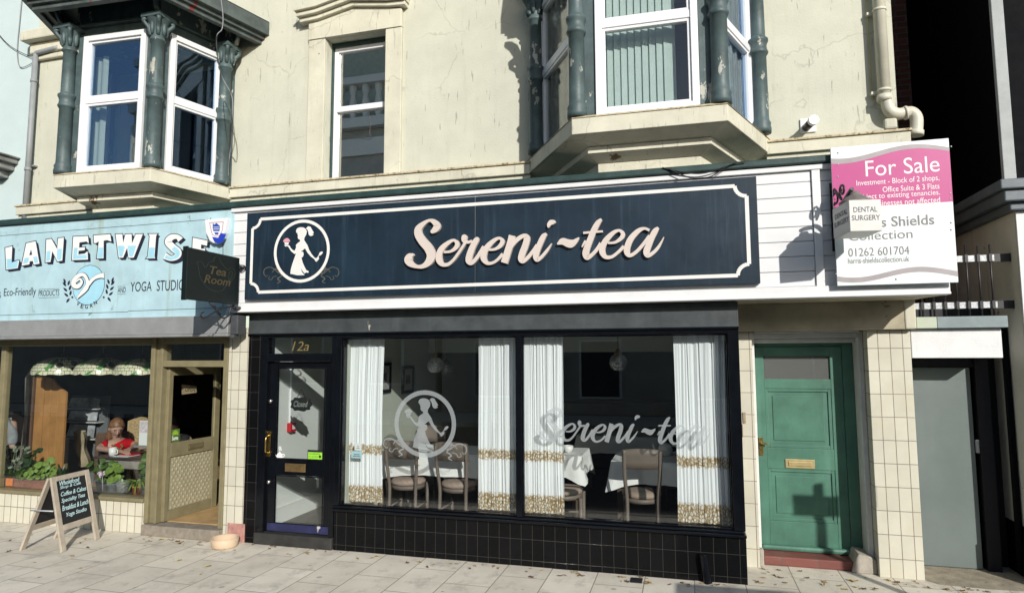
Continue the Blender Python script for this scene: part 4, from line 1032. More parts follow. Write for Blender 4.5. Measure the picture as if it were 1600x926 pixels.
rtext(dk, 'Eco-Friendly', f3, 35, 622, 350, 718); rtext(dk, 'PRODUCTS', f3, 372, 640, 574, 696); rtext(dk, 'AND', f3, 1135, 612, 1215, 662)
rtext(dk, '%', f3, -20, 655, 12, 712)
for y0 in (622, 705): add_stroke(dk, [(372,y0+8,3),(574,y0,3)], f3, n_, .0009, smp=2, round_ends=(0,0))
for y0 in (602, 676): add_stroke(dk, [(1132,y0,3),(1212,y0-1,3)], f3, n_, .0009, smp=2, round_ends=(0,0))
rtext(dk, 'YOGA', f4, 145, 622, 355, 715); rtext(dk, 'STUDIO', f4, 400, 606, 672, 708)
dk.build('dark_lettering', navy_ink, BS); wt.build('white_lettering', wht, BS); bl.build('blue_lettering', pale_b, BS)

# ================================================================== alarm box
AB = thing('alarm_box', 'white and blue burglar alarm box at the right end of the pale blue sign', 'alarm', at(341, 375, YB))
shp = [(326,345),(361,342),(357,365),(348,379),(340,382),(334,378),(328,365)]
shp2 = [(x,y) for x, y in shp]
mb = MB().poly([at(x,y,YB-.001) for x, y in shp2], n_, .07); mb.build('case', upvc, AB, .012)
ya = YB-.0725
fA = lambda x, y: at(x, y, YB-.072)
mb = MB().poly([fA(*p) for p in [(353.5,366),(348,378),(341,381),(335,377.5),(331.5,370),(341,371.5),(345.5,364)]], n_, .0015)
mb.build('blue_band', mat('royal blue plastic', (.02,.05,.42), .35, .05), AB)
mb = MB(); mb.poly([fA(*p) for p in [(332.5,356),(332.5,349),(334,349),(334,351.5),(338.2,348.2),(343.5,353),(343,361),(333.5,361)]], n_, .0012)
mb.poly([fA(*p) for p in [(335,363),(341.5,363),(341,366.5),(336.5,366.5)]], n_, .0012); mb.build('emblem', mat('blue print', (.03,.08,.38), .4), AB)
mb = MB()
for y0 in (354.5, 357.5): mb.poly([fA(333.6,y0), fA(342.4,y0), fA(342.4,y0+.9), fA(333.6,y0+.9)], n_, .002)
mb.build('emblem_gap', upvc, AB)
mb = MB()
for a, b in (((327.5,348),(331.5,366)),((331.5,366),(336,369)),((336,369),(342,369)),((342,369),(347,361)),((347,361),(349,346.5)),((349,346.5),(327.5,348))):
    add_stroke(mb, [(a[0]*10,a[1]*10,6),(b[0]*10,b[1]*10,6)], lambda x, y: fA(x/10,y/10), n_, .0008, smp=1, round_ends=(0,0))
mb.build('emblem_border', mat('red print', (.4,.06,.08), .5), AB)

# ================================================================== hanging Tea Room sign
XT = -4.60
TR = thing('hanging_sign', 'dark green hanging sign with a teapot outline reading Tea Room', 'sign', (XT, -.6, 2.45))
bt = mat('dark green sign paint', (.004,.009,.009), .5, .2, 5, .03, 60, .4)
y0t, y1t = -.95, -.22; zt0_, zt1_ = 2.51, 3.01
MB().box(XT-.05, XT, y0t, y1t, zt0_, zt1_).box(XT-.055, XT+.004, y0t-.014, y0t-.0005, zt0_-.01, zt1_+.01).build('board', bt, TR, .004)
trim_m = mat('dull green line', (.035,.042,.032), .5, .1, 9)
dullg = mat('dull gold lettering', (.075,.06,.03), .5, .1, 9)
LY = y1t-y0t; LZ = zt1_-zt0_
ft = lambda u, v: Vector((XT+.0006, y0t+u*LY, zt0_+v*LZ))
mb = MB()
TP = [(.16,.74),(.19,.62),(.22,.48),(.30,.34),(.42,.24),(.56,.22),(.66,.26),(.74,.38),(.84,.48),(.91,.62),(.88,.74),(.80,.74),(.74,.70),(.66,.78),(.60,.84),(.57,.92),(.52,.94),(.47,.88),(.46,.82),(.38,.78),(.31,.66),(.25,.76),(.16,.74)]
to_ = lambda x, y: ft(x/1000, y/1000)
add_stroke(mb, [(u*1000, v*1000, 9) for u, v in TP], to_, (1,0,0), .001, smp=4)
add_stroke(mb, [(790,660,9),(830,690,9),(850,620,9),(800,480,9),(780,540,9),(790,660,9)], to_, (1,0,0), .0012, smp=4)
mb.build('teapot_outline', trim_m, TR)
mb = MB(); mb.text('Tea', ft(.40,.55), (0,1,0), (0,0,1), LY*.32, LZ*.17, .0015, shear=.25, bold=.012); mb.text('Room', ft(.30,.36), (0,1,0), (0,0,1), LY*.52, LZ*.17, .0015, shear=.25, bold=.012)
mb.build('lettering', dullg, TR)
mb = MB(); mb.tube([(XT-.025, YF-.0, zt1_-.10), (XT-.025, y1t-.001, zt1_-.10)], .02, 10); mb.tube([(XT-.025, YF, zt0_-.03), (XT-.025, YF-.10, zt0_-.04), (XT-.025, y1t-.05, zt0_-.02)], .02, 10)
mb.lathe((XT-.025, YF-.003, zt1_-.10), [(.04,-.02),(.04,0)], 12, 'Y'); mb.lathe((XT-.025, YF-.003, zt0_-.03), [(.04,-.02),(.04,0)], 12, 'Y')
c3 = lambda pts: [Vector((XT-.025, y, z)) for y, z in cr(pts, 5)]
mb.tube(c3([(-.25,zt0_-.02),(-.45,zt0_-.06),(-.62,zt0_-.14),(-.70,zt0_-.17),(-.73,zt0_-.13),(-.69,zt0_-.11)]), .008, 6)
mb.tube(c3([(-.30,zt0_-.02),(-.33,zt0_-.12),(-.42,zt0_-.15),(-.50,zt0_-.10),(-.55,zt0_-.02)]), .008, 6)
mb.tube([(XT-.025, -.62, zt0_-.01), (XT-.025, -.45, zt0_-.12)], .007, 6)
mb.build('bracket', iron, TR)

# ================================================================== For Sale board
YA = YF-.11
q0, q1 = X(1303,336,YA), X(1490,330,YA); v0, v1 = Zz(1390,444,YA), Zz(1390,223.5,YA)
FS = thing('for_sale_board', 'pink and white For Sale board fixed at the right end of the fascia', 'sign', ((q0+q1)/2, YA, v0))
sheet = mat('white sign sheet', (.72,.79,.78), .4, .02, 3, 0, 60, .4); magenta = mat('magenta print', (.46,.055,.22), .4, .04, 4); gband = mat('grey print', (.34,.31,.32), .5)
MB().box(q0, q1, YA, YA+.018, v0, v1).build('sheet', sheet, FS, .002)
MB().box(q0+.05, q0+.09, YA+.019, YF-.031, v0+.05, v1-.05).box(q1-.30, q1-.26, YA+.019, YF-.031, v0+.1, v1-.2).build('batten', wood_step, FS)
Fp = lambda u, v: Vector((q0+u*(q1-q0), YA-.0006, v0+v*(v1-v0)))
def wave(u, b, a, ph): return b+a*math.sin(2*math.pi*u*.95+ph)
NN = 30
top = lambda u: .925-.022*math.cos(2*math.pi*(u-.14)*.98)+.028*u
top = lambda u: .915+.035*math.sin(2*math.pi*(u-.40)*.85)
bot = lambda u: .05+.03*math.sin(2*math.pi*(u-.42)*.95)
pk_ = [Fp(i/NN, top(i/NN)) for i in range(NN+1)] + [Fp(1,.555), Fp(0,.555)]
MB().poly(pk_, n_, .0008).build('pink_panel', magenta, FS)
mb = MB()
mb.poly([Fp(i/NN, top(i/NN)-.004) for i in range(NN+1)] + [Fp(i/NN, top(i/NN)+.035-.012*i/NN) for i in range(NN, -1, -1)], n_, .0013)
mb.build('wave_band', gband, FS); mb = MB()
mb.poly([Fp(i/NN, bot(i/NN)) for i in range(NN+1)] + [Fp(i/NN, bot(i/NN)+.035) for i in range(NN, -1, -1)], n_, .0013)
mb.build('wave_band', gband, FS)
def ftext(mb, s_, x0, y0, x1, y1, **k): pxtext(mb, s_, x0, y0, x1, y1, YA-.0016, .0006, **k)
mb = MB()
ftext(mb, 'For Sale', 1352, 247, 1468, 272); ftext(mb, 'Investment - Block of 2 shops,', 1338, 277.5, 1468, 288.5); ftext(mb, 'Office Suite & 3 Flats', 1379, 289, 1468, 297.5)
ftext(mb, 'Subject to existing tenancies.', 1338, 300, 1469, 310.5); ftext(mb, 'Businesses not affected', 1362, 310.5, 1469, 319.5)
mb.build('white_lettering', paper, FS)
mb = MB(); gtxt = mat('grey lettering', (.20,.19,.20), .5)
ftext(mb, 'Harris Shields', 1326, 338, 1460, 354, bold=.012); ftext(mb, 'Collection', 1326, 360, 1426, 374); ftext(mb, '01262 601704', 1325.5, 386, 1421, 399); ftext(mb, 'harris-shieldscollection.uk', 1325, 401.5, 1421, 410)
mb.build('grey_lettering', gtxt, FS)
mb = MB()
for px, py in ((1309,239),(1309,257),(1309,276),(1485,302),(1485,310),(1306,428),(1486,348),(1486,359),(1400,436),(1486,229)):
    mb.lathe(at(px, py, YA-.0005), [(0,-.003),(.006,-.003),(.008,0)], 8, 'Y')
mb.build('screw', mat('dull steel', (.3,.3,.3), .4, .1, 20, 0, 60, .5, .9), FS)

# ================================================================== Dental Surgery lantern on its bracket
lx0, lx1, ly0, ly1 = 1.175, 1.405, -.74, -.42
lz0, lz1 = 2.875, 3.115
DL_ = thing('lantern_sign', 'boxy white lantern sign lettered Dental Surgery on a scrolled iron bracket', 'sign', ((lx0+lx1)/2, -.57, lz0), rotz=R(9))
opal = mat('aged opal acrylic', (.52,.52,.49), .4, .08, 5, .03, 60, .4, spots=((.4,.38,.32), 14, .7))
MB().box(lx0, lx1, ly0, ly1, lz0, lz1).build('lantern_box', opal, DL_, .004)
ink2 = mat('slate blue lettering', (.07,.075,.11), .5)
mb = MB(); w_ = lx1-lx0
mb.text('DENTAL', (lx0+.03, ly0-.0006, lz0+.145), (1,0,0), (0,0,1), w_*.74, .040, .001, bold=.008); mb.text('SURGERY', (lx0+.015, ly0-.0006, lz0+.082), (1,0,0), (0,0,1), w_*.88, .040, .001, bold=.008)
w_ = ly1-ly0
mb.text('DENTAL', (lx0-.0006, ly1-.05, lz0+.145), (0,-1,0), (0,0,1), w_*.74, .040, .001, bold=.008); mb.text('SURGERY', (lx0-.0006, ly1-.025, lz0+.082), (0,-1,0), (0,0,1), w_*.88, .040, .001, bold=.008)
mb.build('lettering', ink2, DL_)
cx_, cy_ = (lx0+lx1)/2, (ly0+ly1)/2
mb = MB().lathe((cx_, cy_, lz1+.001), [(.0,.0),(.115,.0),(.12,.018),(.105,.03),(.09,.032),(.07,.06),(.035,.075),(.03,.10),(.0,.105)], 20)
mb.build('lantern_cap', mat('rusty grey cap', (.17,.15,.14), .6, .3, 15, .2, 60, spots=((.2,.09,.05), 14, .6)), DL_)
xb_ = cx_-.02
mb = MB(); P3 = lambda pts, n=5: [Vector((xb_, y, z)) for y, z in cr(pts, n)]
yw_ = YF-.036
mb.tube(P3([(yw_,lz1-.20),(-.35,lz1+.02),(-.50,lz1+.10),(cy_,lz1+.125)]), .016, 8)
mb.box(xb_-.015, xb_+.015, yw_-.01, yw_, lz1-.3, lz1+.28)
def scroll(y, z, r, a0, turns, sgn): return [Vector((xb_, y+r*(1-.72*k/16)*math.cos(a0+sgn*turns*2*math.pi*k/16), z+r*(1-.72*k/16)*math.sin(a0+sgn*turns*2*math.pi*k/16))) for k in range(17)]
mb.tube(scroll(-.25, lz1+.12, .075, -1.6, 1.35, 1), .009, 6); mb.tube(scroll(-.39, lz1+.16, .06, -1.2, 1.35, 1), .009, 6); mb.tube(scroll(-.22, lz1-.02, .05, -1.4, 1.3, 1), .009, 6)
mb.tube(P3([(yw_,lz1+.22),(-.24,lz1+.21),(-.33,lz1+.12),(-.37,lz1+.09)]), .009, 6)
mb.build('bracket', iron, DL_)

# ================================================================== pipes, cables, flue on the facade
pipe_m = mat('cream painted pipe', (.58,.56,.46), .45, .1, 6, .08, 50, .4)
yp = YW-.09
DPt = thing('downpipe', 'cream painted rainwater pipe with a swan neck at the right corner', 'pipe', at(1430, 215, yp))
xx = X(1380, 120, yp)
pts = [Vector((xx, yp, 8.5)), Vector((xx, yp, Zz(1383,158,yp)))]
el = cr([tuple(at(px,py,yp)) for px, py in ((1384,150),(1389,171),(1401,178),(1413,177),(1424,176),(1432,186),(1431,212))], 6)
MB().tube([pts[0], Vector((xx, yp, el[0][2]))], .055, 16).build('pipe', pipe_m, DPt)
MB().tube(el, .054, 16).build('swan_neck', pipe_m, DPt)
mb = MB()
for z in (Zz(1380,154,yp), ): mb.tube([(xx, yp, z-.03), (xx, yp, z+.03)], .066, 16)
mb.build('pipe_collar', pipe_m, DPt)
MB().tube([Vector(el[18]), Vector(el[20])], .064, 16).build('pipe_collar', pipe_m, DPt); MB().tube([Vector(el[-3]), Vector(el[-1])], .064, 16).build('pipe_collar', pipe_m, DPt)
for py in (16, 142):
    mb = MB(); z = Zz(1380, py, yp); mb.tube([(xx, yp, z-.012), (xx, yp, z+.012)], .061, 16); mb.box(xx-.10, xx+.02, yp+.03, YW-.002, z-.014, z+.014)
    mb.build('pipe_clip', pipe_m, DPt)
MB().tube([(xx-.09, YW-.012, 8.5), (xx-.085, YW-.012, Zz(1372,150,yp))], .008, 6).build('cable', mat('yellowed cable', (.55,.5,.3), .6), DPt)
FL = thing('flue_pipe', 'short black flue pipe with a white cap poking from the cream wall', 'flue', at(1263, 196, YW))
c = at(1259, 200, YW-.005); e = at(1272, 187, YW-.24)
MB().box(c.x-.05, c.x+.09, YW-.02, YW-.002, c.z-.05, c.z+.09).build('wall_plate', upvc, FL, .004)
MB().tube([c, c+(e-c)*.8], .038, 16).build('pipe', mat('black pipe', (.02,.02,.022), .4), FL)
MB().tube([c+(e-c)*.8, e], .047, 18).build('cap', upvc, FL, .004)
gp = X(48, 200, .56)
mb = MB().tube([(gp, .56, 3.80), (gp, .56, 6.15)], .035, 12); mb.tube(cr([(gp,.56,6.15),(gp+.02,.56,6.20),(gp+.09,.56,6.21),(gp+.4,.57,6.24)], 4), .033, 12)
for z in (4.54, 5.8): mb.tube([(gp, .56, z-.02), (gp, .56, z+.02)], .043, 12)
for z in (4.6, ): mb.box(gp-.06, gp+.06, .59, .648, z-.01, z+.01)
lone(mb, 'drainpipe', mat('grey plastic pipe', (.26,.28,.29), .5, .1, 8), 'thin grey drainpipe between the white building and the cream wall', 'pipe', (gp, .56, 3.8))
cab = mat('grey cable', (.25,.25,.27), .6)
def cable(pts, label, r=.006, m=cab, Y=None):
    P = [tuple(p) for p in pts]; lone(MB().tube(cr(P, 8), r, 6), 'cable', m, label, 'cable', P[0])
cable([at(*p, .66) for p in ((36,-20),(31,30),(27,80),(32,105),(52,98))], 'grey cable looping down the white wall beside the pipe')
cable([at(*p, .65) for p in ((-20,30),(5,62),(25,78),(55,92))], 'thin dark cable sagging from the left edge to the grey pipe', .005, iron)
yb = -.75
cable([at(*p, yb) for p in ((342,-20),(348,20),(347,45),(338,62))]+[at(*p,.05) for p in ((345,115),(362,150),(363,185))]+[at(*p,.5) for p in ((360,230),(357,262),(358,300))], 'pale cable hanging down beside the right column of the left bay', .005)
bk = mat('black rubber cable', (.012,.012,.013), .5)
ys_ = -.2
cable([at(*p, ys_) for p in ((1035,262),(1060,268),(1095,271),(1130,262),(1150,254))], 'black cable draped over the flashing below the right bay', .006, bk)
cable([at(*p, ys_-.01) for p in ((1045,264),(1080,278),(1110,276),(1140,258),(1165,253))], 'lower black cable slung over the fascia top below the right bay', .005, bk)
# ================================================================== tea room furnishings
def curtain_mat():
    m, nt, b = nodes('sheer curtain with gold lace')
    tc = nt.nodes.new('ShaderNodeTexCoord'); sp = nt.nodes.new('ShaderNodeSeparateXYZ'); nt.links.new(tc.outputs['UV'], sp.inputs[0])
    # u = width in m of flat cloth, v = height in m above the hem
    mp = nt.nodes.new('ShaderNodeMapping'); mp.inputs['Scale'].default_value = (1, 1, 1); nt.links.new(tc.outputs['UV'], mp.inputs[0])
    vo = N(nt, 'ShaderNodeTexVoronoi', feature='DISTANCE_TO_EDGE', Scale=30); nt.links.new(mp.outputs[0], vo.inputs['Vector'])
    v2 = N(nt, 'ShaderNodeTexVoronoi', feature='F1', Scale=30); nt.links.new(mp.outputs[0], v2.inputs['Vector'])
    no = N(nt, 'ShaderNodeTexNoise', Scale=30, Detail=3); nt.links.new(mp.outputs[0], no.inputs['Vector'])
    # band mask: hem band 0..0.17, second band .44...57 with ragged edges
    def band(lo, hi, soft):
        a = nt.nodes.new('ShaderNodeMath'); a.operation = 'SUBTRACT'; nt.links.new(sp.outputs[1], a.inputs[0]); a.inputs[1].default_value = (lo+hi)/2
        ab = N(nt, 'ShaderNodeMath', operation='ABSOLUTE'); nt.links.new(a.outputs[0], ab.inputs[0])
        ns = N(nt, 'ShaderNodeMath', operation='MULTIPLY_ADD'); nt.links.new(no.outputs['Fac'], ns.inputs[0]); ns.inputs[1].default_value = .09; nt.links.new(ab.outputs[0], ns.inputs[2])
        mr = nt.nodes.new('ShaderNodeMapRange'); nt.links.new(ns.outputs[0], mr.inputs[0]); mr.inputs[1].default_value = (hi-lo)/2+.045; mr.inputs[2].default_value = (hi-lo)/2+.045+soft; mr.inputs[3].default_value = 1; mr.inputs[4].default_value = 0
        return mr.outputs[0]
    mxm = N(nt, 'ShaderNodeMath', operation='MAXIMUM'); nt.links.new(band(-.05,.155,.02), mxm.inputs[0]); nt.links.new(band(.50,.575,.02), mxm.inputs[1])
    lace = ramp(nt, vo.outputs['Distance'], .07, .19, (.36,.24,.10), (.86,.80,.70))
    spk = mixc(nt, ramp(nt, v2.outputs['Distance'], .16, .3), (.80,.78,.72), lace)
    halo = N(nt, 'ShaderNodeMath', operation='MAXIMUM'); nt.links.new(band(-.05,.27,.03), halo.inputs[0]); nt.links.new(band(.42,.65,.03), halo.inputs[1])
    dots = ramp(nt, v2.outputs['Distance'], .1, .22, (.78,.74,.66), (.93,.94,.95))
    base = mixc(nt, halo.outputs[0], (.93,.95,.96), dots)
    nt.links.new(mixc(nt, mxm.outputs[0], base, spk), b.inputs['Base Color'])
    b.inputs['Roughness'].default_value = .9; b.inputs['Specular IOR Level'].default_value = .1
    tr = nt.nodes.new('ShaderNodeBsdfTranslucent'); tr.inputs[0].default_value = (.9,.92,.92,1); mx = nt.nodes.new('ShaderNodeMixShader'); mx.inputs[0].default_value = .12
    tp_ = nt.nodes.new('ShaderNodeBsdfTransparent'); m2 = nt.nodes.new('ShaderNodeMixShader'); m2.inputs[0].default_value = .04
    nt.links.new(b.outputs[0], mx.inputs[1]); nt.links.new(tr.outputs[0], mx.inputs[2]); nt.links.new(mx.outputs[0], m2.inputs[1]); nt.links.new(tp_.outputs[0], m2.inputs[2])
    nt.links.new(m2.outputs[0], nt.nodes['Material Output'].inputs[0]); return m
cur_m = curtain_mat()
def curtain(px0, px1, label, seed):
    rnd = random.Random(seed); yc = .17; x0, x1 = X(px0,650,yc), X(px1,650,yc); zb, zt = .452, 2.165
    W = x1-x0; nf = max(4, round(W/.055)); ph = [rnd.uniform(-.5,.5) for _ in range(nf+3)]; am = [rnd.uniform(.6,1.3) for _ in range(nf+3)]
    def fn(u, v):
        k = u*nf; i = int(k); t = k-i
        a = am[i]*(1-t)+am[i+1]*t; p = ph[i]*(1-t)+ph[i+1]*t
        kk = u*nf+.55*math.sin(u*9.3+seed)+.35*math.sin(u*23+2*seed)
        s = .0095*a*math.sin(2*math.pi*kk+p*1.2+.5*math.sin(v*4+i))*(.7+.3*v)+.004*math.sin(2*math.pi*kk*2.7+v*2)
        xw = x0+W*u*(1-.02*math.sin(v*3))+.006*math.sin(2*math.pi*k*.5+v*3)
        return Vector((xw, yc+s+.006*math.sin(7*v+seed), zb+(zt-zb)*v+.004*math.sin(2*math.pi*k)*(1-v)))
    nu, nv = nf*12, 24
    mb = MB().grid(fn, nu, nv); o = lone(mb, 'curtain', cur_m, label, 'curtain', ((x0+x1)/2, yc, zb), 'lace edged curtains in the tea shop windows')
    uv = o.data.uv_layers.new(name='UVMap')
    for lp_ in o.data.loops:
        vi = lp_.vertex_index; uv.data[lp_.index].uv = (vi%(nu+1)/nu*W*1.7+seed, vi//(nu+1)/nv*(zt-zb))
curtain(533, 599, 'white lace curtain with gold bands and two small cards, nearest the black shop door', 1)
curtain(747, 809, 'white gold banded curtain at the right edge of the left window', 2)
curtain(815, 881, 'white lace curtain with gold bands just right of the mullion, behind the letter S', 3)
curtain(1055, 1137, 'widest white gold banded curtain, behind the end of the script on the window', 4)
card_m = paper
for (x0, y0, x1, y1, lb, nm, mm) in ((554,692,565,703,'small square white card stuck inside the left window above a blue card','notice_card',paper), (549,704.5,566,715,'small pale blue card stuck inside the left window below a square card','notice_card',poster_b)):
    t = thing(nm, lb, 'card', at((x0+x1)/2, y1, .062)); pxbox(MB(), x0, y0, x1, y1, .064, .002).build('card', mm, t)
    mb = MB(); pxbox(mb, x0+4, y0+4.5, x1-4, y0+5.5, .0615, .0006); pxbox(mb, x0+2.5, y0+7.5, x1-3, y0+8.2, .0615, .0006); mb.build('print', gtxt, t)

# pendant lamps
globe_g = glass_mat('pendant glass', (.82,.84,.84), .26, .8, .0, .27)
bronze = mat('aged bronze', (.22,.16,.09), .4, .2, 20, 0, 60, .5, .8)
def pendant(px, label, Y=1.0, py=570, drop=None, scale=1):
    c = at(px, py, Y); t = thing('pendant_lamp', label, 'lamp', (c.x, Y, c.z), 'glass pendant lamps in the tea room'); zc_ = 2.198
    s = .098*scale
    MB().lathe((c.x,Y,c.z), [(.0,-s*.92),(s*.5,-s*.86),(s*.85,-s*.55),(s,-.05*s),(s*.93,.35*s),(s*.7,.7*s),(s*.42,.9*s),(s*.42,1.02*s)], 24).build('globe_shade', globe_g, t)
    MB().tube([(c.x,Y,c.z+s), (c.x,Y,zc_)], .006, 8).lathe((c.x,Y,zc_-.03), [(0,0),(.06,.0),(.065,.03)], 18).lathe((c.x,Y,c.z+s*.95), [(0,-.03),(.03,-.03),(.045,.0),(.02,.05),(0,.06)], 16).build('lamp_rod', bronze, t)
    MB().ell((c.x,Y,c.z+s*.3), .022*scale, .022*scale, .035*scale).build('bulb', mat('clear bulb', (.7,.68,.6), .2), t)
    return t
pendant(680, 'clear glass globe pendant lamp in front, hanging in the left window', 1.0)
pendant(966, 'clear glass globe pendant lamp hanging in the right window', 1.0, 566)
pendant(697, 'smaller looking glass pendant lamp farther back in the left window', 2.6, 577)

# framed pictures on the partition wall
def picture(py0, py1, Y0, Y1, z0, z1, label):
    xw = xp+.0605
    t = thing('framed_picture', label, 'picture', (xw, (Y0+Y1)/2, z0), 'framed pictures on the tea room wall')
    mb = MB()
    for a, b, c, d in ((Y0,Y1,z0,z0+.04),(Y0,Y1,z1-.04,z1),(Y0,Y0+.04,z0+.041,z1-.041),(Y1-.04,Y1,z0+.041,z1-.041)): mb.box(xw, xw+.025, a, b, c, d)
    mb.build('frame', black_paint, t, .003)
    MB().box(xw, xw+.012, Y0+.041, Y1-.041, z0+.041, z1-.041).build('mount', mat('grey mount', (.3,.3,.28), .6), t)
    MB().box(xw+.0125, xw+.014, Y0+.11, Y1-.11, z0+.12, z1-.12).build('print', mat('grey photo print', (.12,.12,.12), .5, .6, 9), t)
def wallpt(px, py):
    d = FW + RT*((px-800)/F_PX) - UP*((py-463)/F_PX); k = (xp+.06-CAM.x)/d.x; return CAM+d*k
a = wallpt(600,590); b = wallpt(609,590); picture(0,0, a.y-.25, b.y, wallpt(604,613).z, wallpt(604,566).z, 'black framed picture half hidden by the left curtain')
a = wallpt(627,590); b = wallpt(645,590); picture(0,0, a.y, b.y, wallpt(636,614).z, wallpt(636,571).z, 'black framed picture in full view on the wall behind the lady emblem')

taupe = mat('taupe painted wood', (.18,.145,.12), .5, .1, 10, .05, 60, .4)
cushion = mat('beige woven seat', (.36,.275,.225), .9, .2, 30, .3, 200, .1)
stripe_m, snt, sb = nodes('striped seat fabric')
_tc = snt.nodes.new('ShaderNodeTexCoord'); _wv = N(snt, 'ShaderNodeTexWave', Scale=2.2, Distortion=.0); snt.links.new(_tc.outputs['Object'], _wv.inputs[0])
snt.links.new(ramp(snt, _wv.outputs['Fac'], .35, .65, (.04,.035,.03), (.36,.27,.21)), sb.inputs['Base Color']); sb.inputs['Roughness'].default_value = .9
def make_chair(label, seat_m, frame_m):
    """local: back rail at y=0 (towards the window), seat goes to +y"""
    t = thing('dining_chair', label, 'chair', (0,0,0), 'wooden chairs in the tea room'); w = .168
    for s in (-1, 1):
        MB().tube(cr([(s*(w-.02),-.01,0),(s*(w-.02),.025,.25),(s*(w-.02),.03,.45),(s*w,-.005,.70),(s*w,-.05,.93)], 5), [.019]*21, 8).build('rear_leg', frame_m, t, local=True)
        MB().tube([(s*(w-.015),.38,0),(s*(w-.01),.38,.44)], [.016,.021], 8).build('front_leg', frame_m, t, local=True)
    mb = MB()
    mb.grid(lambda u, v: Vector(((u-.5)*2*(w+.022), -.005-.045*v-.03*math.sin(math.pi*u)+.0, .745+.185*v+.02*math.sin(math.pi*u)*v)), 10, 3)
    b = len(mb.v); mb.grid(lambda u, v: Vector(((u-.5)*2*(w+.022), .018-.045*v-.03*math.sin(math.pi*u), .745+.185*v+.02*math.sin(math.pi*u)*v)), 10, 3)
    E = [0,1,2,3,4,5,6,7,8,9,10, 21,32,43, 42,41,40,39,38,37,36,35,34,33, 22,11]
    n = len(E); 
    for i in range(n): mb.f.append([E[i], E[(i+1)%n], b+E[(i+1)%n], b+E[i]]); mb.sm.append(False)
    mb.build('back_rail', frame_m, t, local=True)
    MB().lathe((0,.20,.455), [(0,-.005),(.17,-.005),(.19,.012),(.19,.035),(.165,.055),(.1,.062),(0,.064)], 24).build('seat', seat_m, t, local=True)
    MB().lathe((0,.20,.41), [(.15,0),(.182,0),(.182,.04),(.15,.04)], 24).build('seat_frame', frame_m, t, local=True)
    mb = MB().tube([(-w+.03,.02,.20),(w-.03,.02,.20)], .010, 8)
    for s in (-1, 1): mb.tube([(s*(w-.02),.02,.23),(s*(w-.015),.38,.23)], .010, 8)
    mb.build('stretcher', frame_m, t, local=True)
    return t
def place(o, x, y, rz=0, z=.12): o.location = (x, y, z); o.rotation_euler.z = rz; return o
ch = make_chair('taupe chair with a beige seat, left one of the pair in the left window', cushion, taupe)
place(ch, X(628,700,.42), .42, .06)
c2 = dup(ch); c2['label'] = 'taupe chair with a beige seat, right one of the pair in the left window'; place(c2, X(706,700,.42), .42, -.04)
c3_ = dup(ch); c3_['label'] = 'taupe wooden chair on the far side of the table behind the lady emblem'; place(c3_, X(672,700,1.7), 1.75, math.pi+.1)
ch2 = make_chair('dark wooden chair with a striped seat in the right window', stripe_m, taupe); place(ch2, X(1003,720,.40), .40, .12)
c4 = dup(ch2); c4['label'] = 'wooden chair seen edge on beside the third curtain'; place(c4, X(862,740,.9), .55, -1.5)
c5 = dup(ch2); c5['label'] = 'wooden chair in the dark at the far table of the right window'; place(c5, X(1085,690,2.2), 2.3, 2.6)
cloth_m = mat('white linen', (.80,.80,.78), .85, .04, 6, .1, 120, .1)
def table(x0, x1, y0, y1, zt, drop, labels, seed=0):
    t = thing('dining_table', labels[0], 'table', ((x0+x1)/2, (y0+y1)/2, .12), 'tables in the tea room')
    MB().box(x0, x1, y0, y1, zt-.035, zt-.004).build('table_top', taupe, t)
    for x in (x0+.07, x1-.07):
        for y in (y0+.07, y1-.07): MB().box(x-.03, x+.03, y-.03, y+.03, .12, zt-.036).build('leg', mat('dark table leg', (.10,.075,.05), .5, .2, 10), t)
    rnd = random.Random(seed); mb = MB()
    o = .012; per = [(x0-o,y0-o),(x1+o,y0-o),(x1+o,y1+o),(x0-o,y1+o)]
    ring = []
    for i in range(4):
        a, b = Vector(per[i]), Vector(per[(i+1)%4]); m = 14; nn = Vector(((b-a).y, -(b-a).x)).normalized()
        for k in range(m):
            f = k/m; c = math.exp(-((f)*m/2)**2)+math.exp(-((1-f)*m/2)**2)
            ring.append((a+(b-a)*f, nn, c))
    m = len(ring); vs = []; fsx = []
    for lvl in range(5):
        q = lvl/4
        for i, (p, nn, c) in enumerate(ring):
            wv = .022*q*math.sin(i*1.9+seed)+.01*q*rnd.uniform(-1,1)
            cc = Vector(((x0+x1)/2, (y0+y1)/2)); out = (p-cc).normalized()
            pp = p+nn*(wv+.02*q)+out*.07*c*q
            vs.append((pp.x, pp.y, zt-drop*q*(1+.38*c)))
    for lvl in range(4):
        for i in range(m): fsx.append((lvl*m+i, lvl*m+(i+1)%m, (lvl+1)*m+(i+1)%m, (lvl+1)*m+i))
    mb.add(vs, fsx, True); mb.f.append(list(range(m))); mb.sm.append(False)
    lone(mb, 'tablecloth', cloth_m, labels[1], 'tablecloth', ((x0+x1)/2, (y0+y1)/2, zt), 'white cloths on the tea room tables')
    return t
table(-3.42, -1.75, .66, 1.3, .90, .24, ('long table under a white cloth behind the pair of chairs', 'white cloth on the long table behind the pair of taupe chairs'), 1)
tx = X(957,730,.74)
table(tx, .12, .74, 1.4, .88, .22, ('table under a white cloth behind the striped chair', 'white cloth on the table behind the striped chair in the right window'), 2)
tx2 = X(906,705,.9)
table(tx2-.75, tx2, .9, 1.5, .89, .22, ('table with a white cloth half hidden by the third curtain', 'white cloth with a hanging corner beside the third curtain'), 3)
tx3 = X(905,712,2.7)
table(tx3, tx3+1.1, 2.6, 3.2, .90, .22, ('farther table in shade behind the two front tables of the right window', 'shaded white cloth on the farther table in the right window'), 4)
china = mat('white china', (.8,.79,.76), .25, .03, 9)
cupx, cupz = X(888,710,1.1), .89
